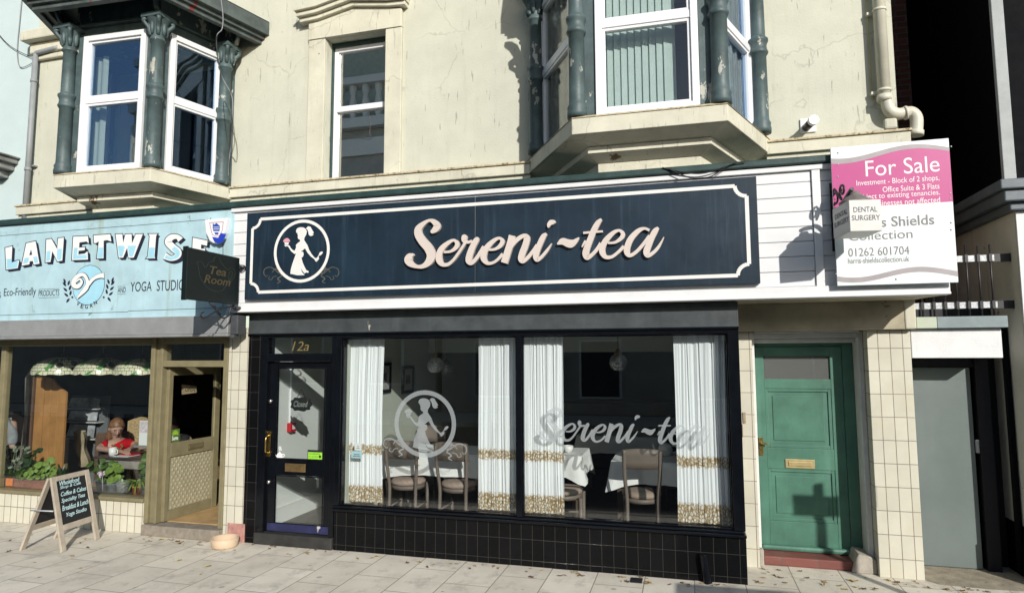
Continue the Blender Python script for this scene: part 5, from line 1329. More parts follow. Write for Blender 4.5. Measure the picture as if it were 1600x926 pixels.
mb = MB().lathe((cupx, 1.1, cupz+.003), [(0,0),(.03,0),(.05,.03),(.058,.075),(.052,.075),(.045,.03),(0,.012)], 20)
lone(mb, 'sugar_bowl', china, 'white china bowl on the cloth beside the third curtain', 'bowl', (cupx, 1.1, cupz))
tpx = X(1040,715,1.2)
mb = MB().lathe((tpx, 1.2, .885), [(0,0),(.05,0),(.075,.03),(.08,.07),(.06,.115),(.03,.13),(0,.14)], 20)
mb.tube(cr([(tpx-.07,1.2,.92),(tpx-.11,1.2,.95),(tpx-.13,1.2,1.0)], 4), .012, 8); mb.tube(cr([(tpx+.07,1.2,.99),(tpx+.12,1.2,.98),(tpx+.12,1.2,.93),(tpx+.07,1.2,.91)], 4), .009, 8)
lone(mb, 'teapot', china, 'white teapot on the table behind the striped chair', 'teapot', (tpx, 1.2, .882))

# closed plaque behind the door glass, alarm point on the lobby wall
yk = YDR+.045
t = thing('closed_sign', 'black scalloped Closed plaque hanging inside the tea shop door', 'sign', at(471, 643, yk))
c = at(471, 631, yk); W2, H2 = .122, .072
out = []
for i in range(72):
    w_ = 2*math.pi*i/72; q = 1+.07*math.cos(9*w_)
    ex = .75; cx2 = math.copysign(abs(math.cos(w_))**ex, math.cos(w_)); sz2 = math.copysign(abs(math.sin(w_))**ex, math.sin(w_))
    out.append((c.x+W2*q*cx2, yk, c.z+H2*q*sz2))
MB().poly(out, n_, .012).build('plaque', mat('blackboard plaque', (.012,.013,.012), .5, .2, 9), t)
MB().text('Closed', (c.x-.085, yk-.0125, c.z-.028), (1,0,0), (0,0,1), .17, .062, .001, shear=.3).build('lettering', mat('pale chalk lettering', (.30,.32,.28), .7), t)
MB().tube([(c.x-.05, yk-.006, c.z+H2*.95), (c.x, yk-.006, c.z+.16), (c.x+.05, yk-.006, c.z+H2*.95)], .003, 6).build('string', bk, t)
def lobpt(px, py):
    d = FW + RT*((px-800)/F_PX) - UP*((py-463)/F_PX); k = (wallL-CAM.x)/d.x; return CAM+d*k
q_ = lobpt(452, 667)
t = thing('fire_alarm_point', 'small red call point on the white lobby wall behind the door glass', 'alarm', (wallL, q_.y, q_.z-.05))
MB().box(wallL+.001, wallL+.055, q_.y-.05, q_.y+.05, q_.z-.05, q_.z+.05).build('case', mat('red plastic', (.50,.02,.03), .35, .05), t, .006)
MB().box(wallL+.0555, wallL+.058, q_.y-.02, q_.y+.03, q_.z-.02, q_.z+.03).build('label_panel', paper, t)
MB().box(wallL+.001, wallL+.022, q_.y-.012, q_.y+.012, q_.z+.051, 2.199).build('conduit', upvc, t)

# blinds and curtains upstairs
blind = mat('pale blue blind', (.52,.60,.555), .7, .06, 6)
def slat_strip(x0, x1, y, z0, z1, label, cat='curtain', n=None, m=blind, name='curtain', group=None):
    mb = MB()
    if n is None: mb.grid(lambda u, v: Vector((x0+(x1-x0)*u, y+.015*math.sin(u*14), z0+(z1-z0)*v)), 16, 4)
    return lone(mb, name, m, label, cat, ((x0+x1)/2, y, z0), group)
yb_ = -.16
slat_strip(X(138,200,yb_), X(163,200,yb_), yb_, 4.13, 5.55, 'narrow pale blue curtain strip in the front window of the left bay')
slat_strip(-5.54, -5.30, .68, 4.13, 5.58, 'pale blue curtain strip at the right window of the left bay')
t = thing('vertical_blind', 'pale blue vertical slat blind in the front window of the right bay', 'blind', (X(1000,100,-.2), -.2, 4.16))
x0_, x1_ = X(942,120,-.2), X(1053,120,-.2); k = 10
for i in range(k):
    a = x0_+(x1_-x0_)*(i+.5)/k
    MB().obox((a,-.2), Vector((math.cos(.35),math.sin(.35),0)), Vector((math.sin(.35),-math.cos(.35),0)), -.055, .055, -.001, .001, 4.17, 5.7).build('slat', blind, t)
MB().box(x0_-.02, .18, -.23, -.17, 5.701, 5.73).build('head_rail', upvc, t)
netm = mat('beige net curtain', (.45,.40,.34), .9, .15, 10)
mb = MB().grid(lambda u, v: Vector((-1.35+.38*u+.0, .44-.53*u+.03*math.sin(u*30), 4.16+1.58*v)), 40, 4)
lone(mb, 'curtain', netm, 'beige net curtain in the left cant of the right bay', 'curtain', (-1.16, .23, 4.16))
mb = MB().grid(lambda u, v: Vector((.38+.21*u, -.09+.58*u+.03*math.sin(u*24), 4.16+1.58*v)), 40, 4)
lone(mb, 'curtain', netm, 'beige net curtain in the right cant of the right bay', 'curtain', (.49, .23, 4.16))

# ================================================================== cafe: lamps, furniture, people, plants
def mosaic():
    m, nt, b = nodes('leaded mosaic glass')
    tc = nt.nodes.new('ShaderNodeTexCoord'); 
    br = nt.nodes.new('ShaderNodeTexBrick'); br.offset = .5; br.inputs['Scale'].default_value = 1; br.inputs['Brick Width'].default_value = .06; br.inputs['Row Height'].default_value = .05; br.inputs['Mortar Size'].default_value = .0028
    br.inputs['Color1'].default_value = (.75,.72,.52,1); br.inputs['Color2'].default_value = (.66,.66,.46,1); br.inputs['Mortar'].default_value = (.03,.03,.025,1)
    nt.links.new(tc.outputs['UV'], br.inputs['Vector'])
    vo = N(nt, 'ShaderNodeTexVoronoi', Scale=5.5); nt.links.new(tc.outputs['UV'], vo.inputs['Vector'])
    o = mixc(nt, ramp(nt, vo.outputs['Distance'], .26, .28), (.05,.055,.05), br.outputs['Color'])
    n2 = noise(nt, 7, detail=1, coord='UV'); o = mixc(nt, ramp(nt, n2, .60, .62), o, (.10,.28,.08))
    nt.links.new(o, b.inputs['Base Color']); b.inputs['Roughness'].default_value = .25
    return m
mos = mosaic()
def tiffany(px0, px1, label, first=None):
    Y = .62; xa, xb = X(px0,583,Y), X(px1,583,Y); r = (xb-xa)/2; c = ((xa+xb)/2, Y, Zz((px0+px1)/2, 583, Y))
    t = thing('mosaic_lamp', label, 'lamp', c, 'leaded glass lamps in the cafe window')
    n, m = 40, 8; vs = []; fs_ = []; uvs = []
    for i in range(m+1):
        q = i/m; rr_ = r*math.cos(q*1.42)**.75; hh = .62*r*math.sin(q*1.42)
        for k in range(n+1):
            w_ = 2*math.pi*k/n; dz_ = -.018*abs(math.sin(w_*6))*(1 if i == 0 else 0)
            vs.append((c[0]+rr_*math.cos(w_), c[1]+rr_*math.sin(w_), c[2]+hh+dz_)); uvs.append((w_*r, hh*1.35))
    for i in range(m):
        for k in range(n): fs_.append((i*(n+1)+k, i*(n+1)+k+1, (i+1)*(n+1)+k+1, (i+1)*(n+1)+k))
    mb = MB().add(vs, fs_, True); o = mb.build('lamp_shade', mos, t)
    uv = o.data.uv_layers.new(name='UVMap')
    for lp_ in o.data.loops: uv.data[lp_.index].uv = uvs[lp_.vertex_index]
    MB().tube([(c[0],Y,c[2]+.55*r), (c[0],Y,2.199)], .006, 6).lathe((c[0],Y,c[2]+.6*r), [(.0,.06),(.03,.05),(.05,.0),(.05,-.03)], 14).build('lamp_rod', bronze, t)
tiffany(66, 130, 'leaded mosaic glass lamp shade, nearest the wooden partition')
tiffany(129, 191, 'leaded mosaic glass lamp shade between its two neighbours')
tiffany(190, 252, 'leaded mosaic glass lamp shade cut by the olive post')

oak = mat('orange brown boards', (.40,.20,.07), .55, .25, 4, .1, 40, .3, streak=.5, streakc=(.2,.1,.04), spots=((.5,.42,.28), 4, .7))
old = mat('old dark bark wood', (.12,.07,.045), .8, .3, 8, .3, 40)
ypn = .75
t = thing('wooden_partition', 'rough wooden board screen with a shaped top in the cafe window', 'screen', at(85, 700, ypn))
xs_ = [X(p, 640, ypn) for p in (57,71,82,93,105)]; tops = [Zz(80, py, ypn) for py in (586,588,591,604,612)]
for i in range(4):
    MB().poly([(xs_[i]+.003,ypn,.45),(xs_[i+1]-.003,ypn,.45),(xs_[i+1]-.003,ypn,tops[i+1]),(xs_[i]+.003,ypn,tops[i])], n_, .03).build('board', oak, t, .006)
MB().box(X(50,640,ypn), X(56.5,640,ypn), ypn-.06, ypn+.03, .45, Zz(52,575,ypn)).build('post', old, t, .01)
MB().poly([(X(35,700,ypn),ypn,.45),(X(49.5,700,ypn),ypn,.45),(X(49.5,600,ypn),ypn,Zz(45,578,ypn)),(X(43,600,ypn),ypn,Zz(45,590,ypn)),(X(42,660,ypn),ypn,Zz(45,650,ypn))], n_, .04).build('bark_slab', mat('grey bark', (.22,.19,.16), .9, .3, 8, .4, 30), t)
# card rack
t = thing('magazine_rack', 'grey rack of magazines beside the woman in red', 'rack', at(130, 700, 1.6)); yr = 1.6
MB().box(X(107,650,yr), X(166,650,yr), yr+.03, yr+.06, .12, Zz(130,618,yr)).build('back_panel', mat('grey rack panel', (.16,.17,.18), .6), t)
for i, (pa, pb) in enumerate(((622,636),(643,657),(664,683))):
    za, zb = Zz(130,pb,yr-.1), Zz(130,pa,yr-.1)
    MB().box(X(110,650,yr), X(162,650,yr), yr-.12, yr+.02, za-.03, za-.012).build('shelf', mat('pale shelf', (.5,.5,.48), .5), t)
    o = MB().poly([(X(110+2,650,yr),yr-.06,za),(X(160-i*3,650,yr),yr-.06,za),(X(158-i*3,650,yr),yr-.02,zb),(X(113,650,yr),yr-.02,zb)], (0,-1,.2), .01).build('magazine', mat('grey magazine print', (.42,.44,.46), .5, .7, 6), t)
# cafe table by the window, with things on it
yt0, yt1 = .55, 1.15; tz = .715
t = thing('cafe_table', 'dark topped grey legged table where the woman in red sits', 'table', (-6.9, .85, .125))
ta, tb_ = X(155,700,.55), X(228,700,.55)
greyp = mat('grey painted wood', (.27,.25,.22), .6, .15, 8)
MB().box(ta-.1, tb_+.1, yt0, yt1, tz-.03, tz).build('table_top', mat('dark table top', (.07,.05,.045), .3, .2, 9), t, .01)
MB().box(ta-.02, tb_+.02, yt0+.04, yt0+.06, tz-.14, tz-.031).build('apron', greyp, t)
for x in (ta, tb_):
    for y in (yt0+.07, yt1-.07): MB().box(x-.035, x+.035, y-.03, y+.03, .125, tz-.142).build('leg', greyp, t, .004)
mx = X(176,706,.64)
mb = MB().lathe((mx, .64, tz+.002), [(0,0),(.042,0),(.046,.10),(.041,.10),(.037,.01),(0,.008)], 20); mb.tube(cr([(mx+.044,.64,tz+.08),(mx+.075,.64,tz+.075),(mx+.075,.64,tz+.035),(mx+.044,.64,tz+.025)], 4), .007, 6)
lone(mb, 'mug', china, 'white mug standing before the woman in red', 'mug', (mx, .64, tz))
mb = MB().box(X(196,710,.75), X(214,710,.75), .68, .86, tz+.002, tz+.02); lone(mb, 'book', mat('red cover', (.42,.02,.03), .5), 'small red book lying on the cafe table', 'book', (X(205,710,.75), .75, tz))
mb = MB().box(X(180,712,.62), X(203,712,.62), .58, .78, tz+.002, tz+.006); lone(mb, 'menu_sheet', paper, 'white sheet lying on the cafe table beside the mug', 'paper', (X(190,712,.62), .68, tz))
ymn = .40
t = thing('menu_stand', 'white menu card with a flowery top standing on the cafe table by the post', 'menu', at(226, 704, ymn+.2)); ym_ = ymn+.2
pxbox(MB(), 217, 657, 238, 695, ym_, .004).build('card', paper, t); pxbox(MB(), 217.5, 658, 237.5, 675, ym_-.005, .001).build('flower_print', mat('flowery print', (.62,.56,.58), .6, .35, 30), t)
pxbox(MB(), 215, 695, 238, 697.5, ym_+.03, .06).build('base', greyp, t)
wick = mat('wicker weave', (.40,.29,.15), .8, .4, 40, .4, 90)
yw2 = 1.5
t = thing('wicker_chair', 'wicker backed chair across the table from the woman in red', 'chair', at(207, 700, yw2))
MB().grid(lambda u, v: Vector((X(198,690,yw2)+.42*u, yw2+.05*math.sin(math.pi*u), .55+.50*v+.06*math.sin(math.pi*u)*v)), 12, 6).build('backrest', wick, t)
MB().box(X(198,690,yw2), X(198,690,yw2)+.42, yw2-.42, yw2-.01, .50, .55).build('seat', wick, t, .01)
for dx_ in (.02, .40):
    for dy_ in (-.40, -.04): MB().box(X(198,690,yw2)+dx_-.018, X(198,690,yw2)+dx_+.018, yw2+dy_-.018, yw2+dy_+.018, .125, .499).build('leg', old, t)

# ---- people (seated figures: one continuous skinned body, hair and clothes as children)
skin_m = mat('skin', (.47,.29,.22), .55, .06, 12, 0, 60, .35)
def skin_obj(name, V, E, m, parent, root=0, sub=2):
    me = bpy.data.meshes.new(name); og = ORIG[parent]
    me.from_pydata([tuple(Vector(v[:3])-og) for v in V], E, []); o = bpy.data.objects.new(name, me); COL.objects.link(o)
    o.parent = parent; ORIG[o] = og
    md = o.modifiers.new('skin', 'SKIN'); md.use_smooth_shade = True
    for i, v in enumerate(V):
        r = v[3]; r = r if isinstance(r, tuple) else (r, r)
        me.skin_vertices[0].data[i].radius = r
        me.skin_vertices[0].data[i].use_root = (i == root)
    s = o.modifiers.new('sub', 'SUBSURF'); s.levels = sub; s.render_levels = sub
    me.materials.append(m); return o
def head(mb, c, s, f, up=Vector((0,0,1))):
    """skull, jaw, nose, ears around centre c; f = where the face points"""
    f = Vector(f).normalized(); sd = f.cross(up).normalized(); u2 = sd.cross(f)
    def pt(a, b, d): return Vector(c)+f*a*s+sd*b*s+u2*d*s
    n, m = 20, 14; vs = []; fs_ = []
    for i in range(m+1):
        ph = math.pi*i/m
        for k in range(n):
            w_ = 2*math.pi*k/n
            x, y, z = math.sin(ph)*math.cos(w_), math.sin(ph)*math.sin(w_), -math.cos(ph)
            fx = x*(.98 if x < 0 else .88); 
            if z < -.1: y *= 1+.32*z; fx = fx*(1+.12*z)+.08*(-z)*(1 if x > -.3 else 0)
            vs.append(pt(fx, y*.76, z*1.12))
    for i in range(m):
        for k in range(n): fs_.append((i*n+k, i*n+(k+1)%n, (i+1)*n+(k+1)%n, (i+1)*n+k))
    mb.add(vs, fs_, True)
    mb.tube([pt(.82,0,.12), pt(.98,0,-.12), pt(1.04,0,-.26), pt(.86,0,-.30)], [.07*s,.09*s,.12*s,.06*s], 8)
    for q in (-1, 1): mb.ell(pt(-.02,q*.76,-.05), .16*s, .08*s, .24*s, 8, 6)
    return pt
def person(label, base, f, chest, headc, hs, arms, shirt, hair_m, hair, legs_m, hip, hface, sleeve=.5, long_hair=0, zup=Vector((0,0,1))):
    t = thing('person', label, 'person', base)
    f = Vector(f).normalized(); sd = f.cross(Vector((0,0,1))); hip = Vector(hip); chest = Vector(chest); hc = Vector(headc)
    neck = chest+(hc-chest)*.40
    V = [(*hip, (.15,.12)), (*(hip*.5+chest*.5), (.135,.105)), (*chest, (.155,.11)), (*neck, (.055,.055)), (*(hc-Vector((0,0,.04))-f*.01), .06)]
    E = [(0,1),(1,2),(2,3),(3,4)]; sh = []
    sV = [(*(hip+Vector((0,0,-.04))), (.165,.135)), (*(hip*.5+chest*.5), (.15,.12)), (*chest, (.17,.122)), (*(chest+(neck-chest)*.55), (.075,.07))]; sE = [(0,1),(1,2),(2,3)]
    fing = []
    for s, (el, wr) in zip((-1, 1), arms):
        shd = chest+sd*s*.17+(neck-chest)*.25; el = Vector(el); wr = Vector(wr)
        i = len(V); V += [(*shd, .058), (*(shd*.5+el*.5), .048), (*el, .040), (*(el*.4+wr*.6), .036), (*wr, (.026,.022))]; E += [(2,i),(i,i+1),(i+1,i+2),(i+2,i+3),(i+3,i+4)]
        hd = (wr-el).normalized(); pal = wr+hd*.07; V.append((*pal, (.036,.018))); E.append((i+4,i+5)); pi_ = i+5
        side = hd.cross(Vector((0,0,1))).normalized()
        for j, ln in enumerate((.065,.075,.07,.055)):
            b0 = pal+side*(.027-.018*j)+hd*.02; V += [(*b0, .011), (*(b0+hd*ln*.6+Vector((0,0,-.006))), .009), (*(b0+hd*ln+Vector((0,0,-.025))), .007)]
            k = len(V)-3; E += [(pi_,k),(k,k+1),(k+1,k+2)]
        b0 = pal-hd*.04+side*s*-.035; V += [(*b0, .012), (*(b0+hd*.05+side*s*-.01), .009)]; k = len(V)-2; E += [(i+4,k),(k,k+1)]
        k = len(sV); e2 = shd+(el-shd)*sleeve; sV += [(*(shd+Vector((0,0,.012))), .078), (*e2, .064)]; sE += [(2,k),(k,k+1),(3,k)]
    for s in (-1, 1):
        kn = hip+f*.42+sd*s*.11+Vector((0,0,-.02)); ft_ = Vector((kn.x, kn.y, base[2]+.05))
        i = len(V); V += [(*(hip+sd*s*.09), .09), (*kn, .062), (*(kn*.45+ft_*.55), .052), (*ft_, .04), (*(ft_+f*.14+Vector((0,0,-.015))), .035)]; E += [(0,i),(i,i+1),(i+1,i+2),(i+2,i+3),(i+3,i+4)]
    body = skin_obj('body', V, E, skin_m, t)
    skin_obj('top', sV, sE, shirt, t)
    tV = [(*hip, (.17,.14))]; tE = []
    for s in (-1, 1):
        kn = hip+f*.42+sd*s*.11+Vector((0,0,-.02)); ft_ = Vector((kn.x, kn.y, base[2]+.09)); i = len(tV)
        tV += [(*(hip+sd*s*.09), .10), (*kn, .074), (*(kn*.45+ft_*.55), .064), (*ft_, .054)]; tE += [(0,i),(i,i+1),(i+1,i+2),(i+2,i+3)]
    skin_obj('trousers', tV, tE, legs_m, t)
    mb = MB(); pt = head(mb, hc, hs, hface); mb.build('head', skin_m, t)
    eb = MB()
    for q in (-1, 1): eb.ell(pt(.80,q*.30,.05), .07*hs, .07*hs, .05*hs, 8, 6); eb.tube([pt(.86,q*.15,.25), pt(.80,q*.42,.24)], .03*hs, 6)
    eb.build('eyes', mat('dark eyes', (.03,.02,.015), .3), t)
    MB().tube([pt(.90,-.22,-.52), pt(.95,0,-.54), pt(.90,.22,-.52)], .045*hs, 6).build('mouth', mat('lips', (.40,.13,.12), .5), t)
    hm = MB(); n, m = 22, 12; vs = []; fs_ = []; rnd = random.Random(3)
    for i in range(m+1):
        for k in range(n):
            w_ = 2*math.pi*k/n; ph = math.pi*(.47-.17*math.cos(w_))*i/m; x, y, z = math.sin(ph)*math.cos(w_), math.sin(ph)*math.sin(w_), math.cos(ph)
            q = 1.10+.025*math.sin(9*w_+i)
            vs.append(pt(x*q*1.0-.03, y*.84*q, z*1.2*q))
    for i in range(m):
        for k in range(n): fs_.append((i*n+k, i*n+(k+1)%n, (i+1)*n+(k+1)%n, (i+1)*n+k))
    hm.add(vs, fs_, True)
    if long_hair:
        hm.tube(cr([tuple(pt(-.75,.0,.35)), tuple(pt(-1.1,.1,-.3)), tuple(pt(-1.05,.3,-1.4)), tuple(pt(-.8,.5,-2.6)), tuple(pt(-.75,.55,-long_hair))], 4), [.40*hs]*6+[.42*hs]*6+[.24*hs]*4+[.08*hs], 10)
    hm.build('hair', hair_m, t)
    return t, pt
red_top = mat('red t shirt', (.42,.008,.015), .85, .15, 8, .15, 80, .1)
dark_tr = mat('dark trousers', (.02,.02,.025), .9, .2, 8)
auburn = mat('auburn hair', (.20,.10,.05), .45, .4, 30, .2, 120, .4)
black_hair = mat('black hair', (.012,.010,.010), .4, .3, 30, .2, 120, .4)
hw = at(182, 668, .98); cw_ = Vector((hw.x-.07, 1.08, hw.z-.27))
wrL = Vector((X(192,712,.74), .72, tz+.04)); wrR = Vector((X(199,706,.80), .84, tz+.06))
tw, pt = person('woman with long auburn hair in a red t shirt reading at the cafe window table', (cw_.x-.05, 1.05, .125), (.55,-.45,0), cw_, hw, .108,
     ((Vector((X(212,708,1.1), 1.12, tz+.06)), wrR), (Vector((X(153,716,.84), .84, tz+.05)), wrL)), red_top, auburn, 0, dark_tr, (cw_.x-.10, 1.10, .60), (.62,-.40,-.42), .55, 4.2)
mb = MB(); ch_ = Vector((cw_.x, cw_.y, cw_.z))
fdir = Vector((.55,-.45,0)).normalized(); sdv = fdir.cross(Vector((0,0,1)))
for i in range(14):
    rnd = random.Random(i); p = ch_+fdir*.135+sdv*rnd.uniform(-.06,.06)+Vector((0,0,rnd.uniform(-.13,.05)))
    mb.ell(p, .012, .012, .018, 6, 4)
mb.build('shirt_print', mat('leafy shirt print', (.16,.16,.05), .8, .5, 30), tw)
tcoat = mat('beige coat cloth', (.40,.33,.22), .9, .2, 12, .3, 40)
kc = at(128, 715, 1.0)
mb = MB().grid(lambda u, v: Vector((X(112,700,1.3)+.24*u+.02*math.sin(9*v), 1.3+.05*math.sin(u*11)+.12*(1-v), .40+.53*v-.05*abs(u-.5)*v)), 24, 12)
lone(mb, 'coat', tcoat, 'beige coat hanging over the chair back behind the woman in red', 'coat', (kc.x, 1.3, .40))
t = thing('cafe_chair', 'dark chair holding the beige coat under the woman in red', 'chair', (cw_.x-.1, 1.12, .125))
MB().obox((cw_.x-.15,1.15), fdir, Vector((fdir.y,-fdir.x,0)), -.18, .24, -.2, .2, .44, .48).build('seat', old, t, .01)
MB().obox((cw_.x-.15,1.15), fdir, Vector((fdir.y,-fdir.x,0)), -.22, -.185, -.2, .2, .44, .92).build('backrest', old, t, .01)
for a_ in (-.17, .22):
    for b_ in (-.18, .18): MB().obox((cw_.x-.15,1.15), fdir, Vector((fdir.y,-fdir.x,0)), a_-.016, a_+.016, b_-.016, b_+.016, .125, .439).build('leg', old, t)
# man with his back towards us, seen through the open door's glass
hm_ = at(270, 658, 1.2); cm_ = Vector((hm_.x+.07, 1.2, hm_.z-.29))
wtee = mat('white t shirt', (.74,.75,.75), .85, .05, 8, .1, 80, .1)
fm = Vector((-.85,.5,0)).normalized()
tman, ptm = person('man with short black hair in a white t shirt seated beyond the open cafe door', (cm_.x, 1.2, .125), fm, cm_, hm_, .108,
     ((Vector((cm_.x-.16, 1.02, .80)), Vector((cm_.x-.36, 1.08, .76))), (Vector((cm_.x-.08, 1.46, .80)), Vector((cm_.x-.34, 1.40, .76)))), wtee, black_hair, 0, dark_tr, (cm_.x+.10, 1.2, .60), (-.9,.3,-.15), .7)
mb = MB(); bk_ = -fm; sdm = Vector((fm.y,-fm.x,0))
t = thing('cafe_chair', 'dark chair under the man in the white t shirt', 'chair', (cm_.x+.1, 1.2, .125))
MB().obox((cm_.x+.12,1.2), fm, sdm, -.2, .22, -.2, .2, .44, .48).build('seat', old, t, .01); MB().obox((cm_.x+.12,1.2), fm, sdm, -.24, -.205, -.2, .2, .44, .80).build('backrest', mat('red brown wood', (.22,.05,.025), .5, .2, 9), t, .01)
for a_ in (-.19, .20):
    for b_ in (-.18, .18): MB().obox((cm_.x+.12,1.2), fm, sdm, a_-.016, a_+.016, b_-.016, b_+.016, .125, .439).build('leg', old, t)
# person in grey at the left edge
hg = at(3, 634, .95); cg = Vector((hg.x, .93, hg.z-.29))
person('person in a grey knitted top at the left edge, seen from behind', (cg.x, .93, .125), (-.6,.8,0), cg, hg, .108,
     ((Vector((cg.x-.24, 1.0, cg.z-.26)), Vector((cg.x-.3, 1.2, cg.z-.25))), (Vector((cg.x+.24, .95, cg.z-.28)), Vector((cg.x+.1, 1.2, cg.z-.26)))), mat('grey knit', (.25,.27,.28), .95, .2, 20, .4, 120, .1), mat('brown hair', (.10,.05,.03), .5, .3, 30), 0, dark_tr, (cg.x+.02, .9, .60), (-.6,.8,-.1), .95)
t = thing('stool', 'dark stool under the person in grey', 'stool', (cg.x, .9, .125))
MB().lathe((cg.x,.9,.44), [(0,0),(.19,0),(.19,.04),(0,.045)], 20).build('seat', old, t)
for a_ in (-.12,.12):
    for b_ in (-.12,.12): MB().tube([(cg.x+a_*1.2,0.9+b_*1.2,.125),(cg.x+a_,0.9+b_,.44)], .016, 8).build('leg', old, t)

# paper bag sign
yb2 = .55
t = thing('paper_bag_sign', 'brown paper bag lettered OPEN hanging inside the cafe doorway', 'sign', at(296, 614, yb2))
kraft = mat('brown paper', (.36,.27,.16), .8, .1, 10, .1, 40)
MB().poly([at(285.5,600,yb2), at(307,603,yb2), at(307.5,613,yb2), at(286,616,yb2)], n_, .02).build('bag', kraft, t)
mb = MB(); pxtext(mb, 'OPEN', 289.5, 604.5, 304.5, 611.5, yb2-.0215, .0006); mb.build('lettering', ink, t)
mb = MB().tube([at(290,600,yb2), at(297,592,yb2), at(303,602,yb2)], .004, 6); mb.tube([at(297,592,yb2), Vector((at(297,592,yb2).x, yb2, 2.199))], .003, 6); mb.build('string', bk, t)

# ---- plants along the cafe window board
leafA = mat('mid green leaf', (.07,.13,.025), .45, .3, 14, .05, 60, .4); leafB = mat('bright green leaf', (.17,.26,.05), .45, .25, 14, 0, 60, .4); leafC = mat('dark green leaf', (.028,.055,.02), .4, .3, 14, 0, 60, .4); leafD = mat('pale grey green leaf', (.22,.25,.17), .6, .25, 14)
terra = mat('terracotta', (.40,.15,.07), .8, .15, 12, .1, 60); greypot = mat('grey blue pot', (.14,.18,.21), .4, .15, 8); browntr = mat('red brown trough', (.24,.085,.05), .7, .3, 10, .15, 40)
def blade(mb, p, d, L, w_, droop, n=6):
    d = Vector(d).normalized(); sd = d.cross(Vector((0,0,1)));
    if sd.length < .01: sd = Vector((1,0,0))
    sd.normalize(); vs = []; fs_ = []
    for i in range(n+1):
        t_ = i/n; c = Vector(p)+d*L*t_+Vector((0,0,-droop*L*t_*t_)); ww = w_*math.sin(math.pi*(.12+.86*t_))
        vs += [c-sd*ww+Vector((0,0,ww*.3)), c, c+sd*ww+Vector((0,0,ww*.3))]
    for i in range(n): fs_ += [(i*3,i*3+1,i*3+4,i*3+3), (i*3+1,i*3+2,i*3+5,i*3+4)]
    mb.add(vs, fs_, True)
def broad(mb, p, nrm, s, rnd):
    nrm = Vector(nrm).normalized(); a = nrm.orthogonal().normalized(); b = nrm.cross(a); w0 = rnd.uniform(0, 6.28); a, b = a*math.cos(w0)+b*math.sin(w0), b*math.cos(w0)-a*math.sin(w0)
    P = [(0,-.1),(.35,.0),(.55,.35),(.45,.75),(0,1.15),(-.45,.75),(-.55,.35),(-.35,.0)]
    vs = [Vector(p)+a*u*s+b*v*s+nrm*(-.25*s*abs(u)+.1*s) for u, v in P]+[Vector(p)+b*.45*s+nrm*.12*s]
    mb.add(vs, [(i,(i+1)%8,8) for i in range(8)], True)
ZS_ = sz_+.0
def plant(px, Y, kind, h, label, m, pot='terra', n=40, spread=.16, name='potted_plant', pr=.06, ph=.10, pm=None):
    x = X(px, 750, Y); rnd = random.Random(int(px*7)); z0 = ZS_-.008
    t = thing(name, label, 'plant', (x, Y, z0), 'plants along the cafe window')
    pm = pm or (terra if pot == 'terra' else greypot)
    if pot == 'trough': MB().box(x-.17, x+.17, Y-.06, Y+.06, z0, z0+.085).box(x-.18, x+.18, Y-.07, Y+.07, z0+.086, z0+.105).build('trough', pm, t, .006); ph_ = .10
    else: MB().lathe((x,Y,z0), [(0,0),(pr*.72,0),(pr*.92,ph*.8),(pr*1.05,ph*.81),(pr*1.05,ph),(pr*.9,ph),(pr*.85,ph*.8),(0,ph*.8)], 18).build('pot', pm, t); ph_ = ph
    mb = MB(); c = Vector((x, Y, z0+ph_))
    for i in range(n):
        w_ = rnd.uniform(0, 6.28); 
        ox_ = rnd.uniform(-.15,.15) if pot == 'trough' else rnd.uniform(-.03,.03)
        if kind == 'spider': blade(mb, c+Vector((ox_,0,0)), (math.cos(w_), math.sin(w_)*.5-.15, rnd.uniform(.5,1.6)), rnd.uniform(.7,1.15)*h*1.5, .011, rnd.uniform(.5,1.0))
        elif kind == 'spike': blade(mb, c+Vector((ox_,0,0)), (math.cos(w_)*.5, math.sin(w_)*.35, rnd.uniform(.8,1.6)), rnd.uniform(.6,1.1)*h*1.1, .016, rnd.uniform(.0,.35))
        else:
            rr_ = spread*math.sqrt(rnd.random()); p = c+Vector((rr_*math.cos(w_)+ox_, rr_*math.sin(w_)*.6, h*rnd.uniform(.1,1)))
            mb.tube([c+Vector((ox_*.8,0,-.01)), p], .003, 4, caps=False)
            broad(mb, p, (math.cos(w_)*.5, -.6+rnd.uniform(-.5,.5), rnd.uniform(.2,1)), rnd.uniform(.6,1.1)*.065*(1.3 if kind == 'big' else .8), rnd)
    mb.build('foliage', m, t)
    return t
plant(12, .28, 'small', .36, 'leggy pale green plant in a trough at the left end of the window', leafD, 'trough', 70, .2, pm=browntr)
plant(30, .20, 'spider', .27, 'thin bladed plant spilling over a brown trough at the left of the window', leafA, 'trough', 60, pm=browntr)
plant(46, .30, 'big', .32, 'dark leaved plant in front of the bark slab', leafC, 'pot', 34, .13)
plant(66, .24, 'big', .21, 'bright lime green broad leaved plant below the board screen', leafB, 'pot', 34, .12)
plant(60, .17, 'small', .13, 'low yellow green trailing plant in a brown trough', leafB, 'trough', 70, .16, pm=browntr)
plant(96, .24, 'spike', .20, 'dark spiky leaved plant just left of the A-board top', leafC, 'pot', 36)
plant(160, .26, 'big', .22, 'broad leaved green plant in a grey blue pot under the table', leafA, 'pot', 34, .15, pr=.075, ph=.13)
plant(176, .24, 'big', .20, 'second broad leaved plant crowding the grey pot behind the A-board', leafB, 'pot', 30, .13)
plant(214, .18, 'spider', .17, 'spider plant in a terracotta pot near the olive post', leafB, 'terra', 46, pr=.055, ph=.10)
plant(228, .30, 'big', .32, 'tall leafy plant against the olive post', leafA, 'pot', 30, .10)
mb = MB(); ox = at(14.5, 759, .125)
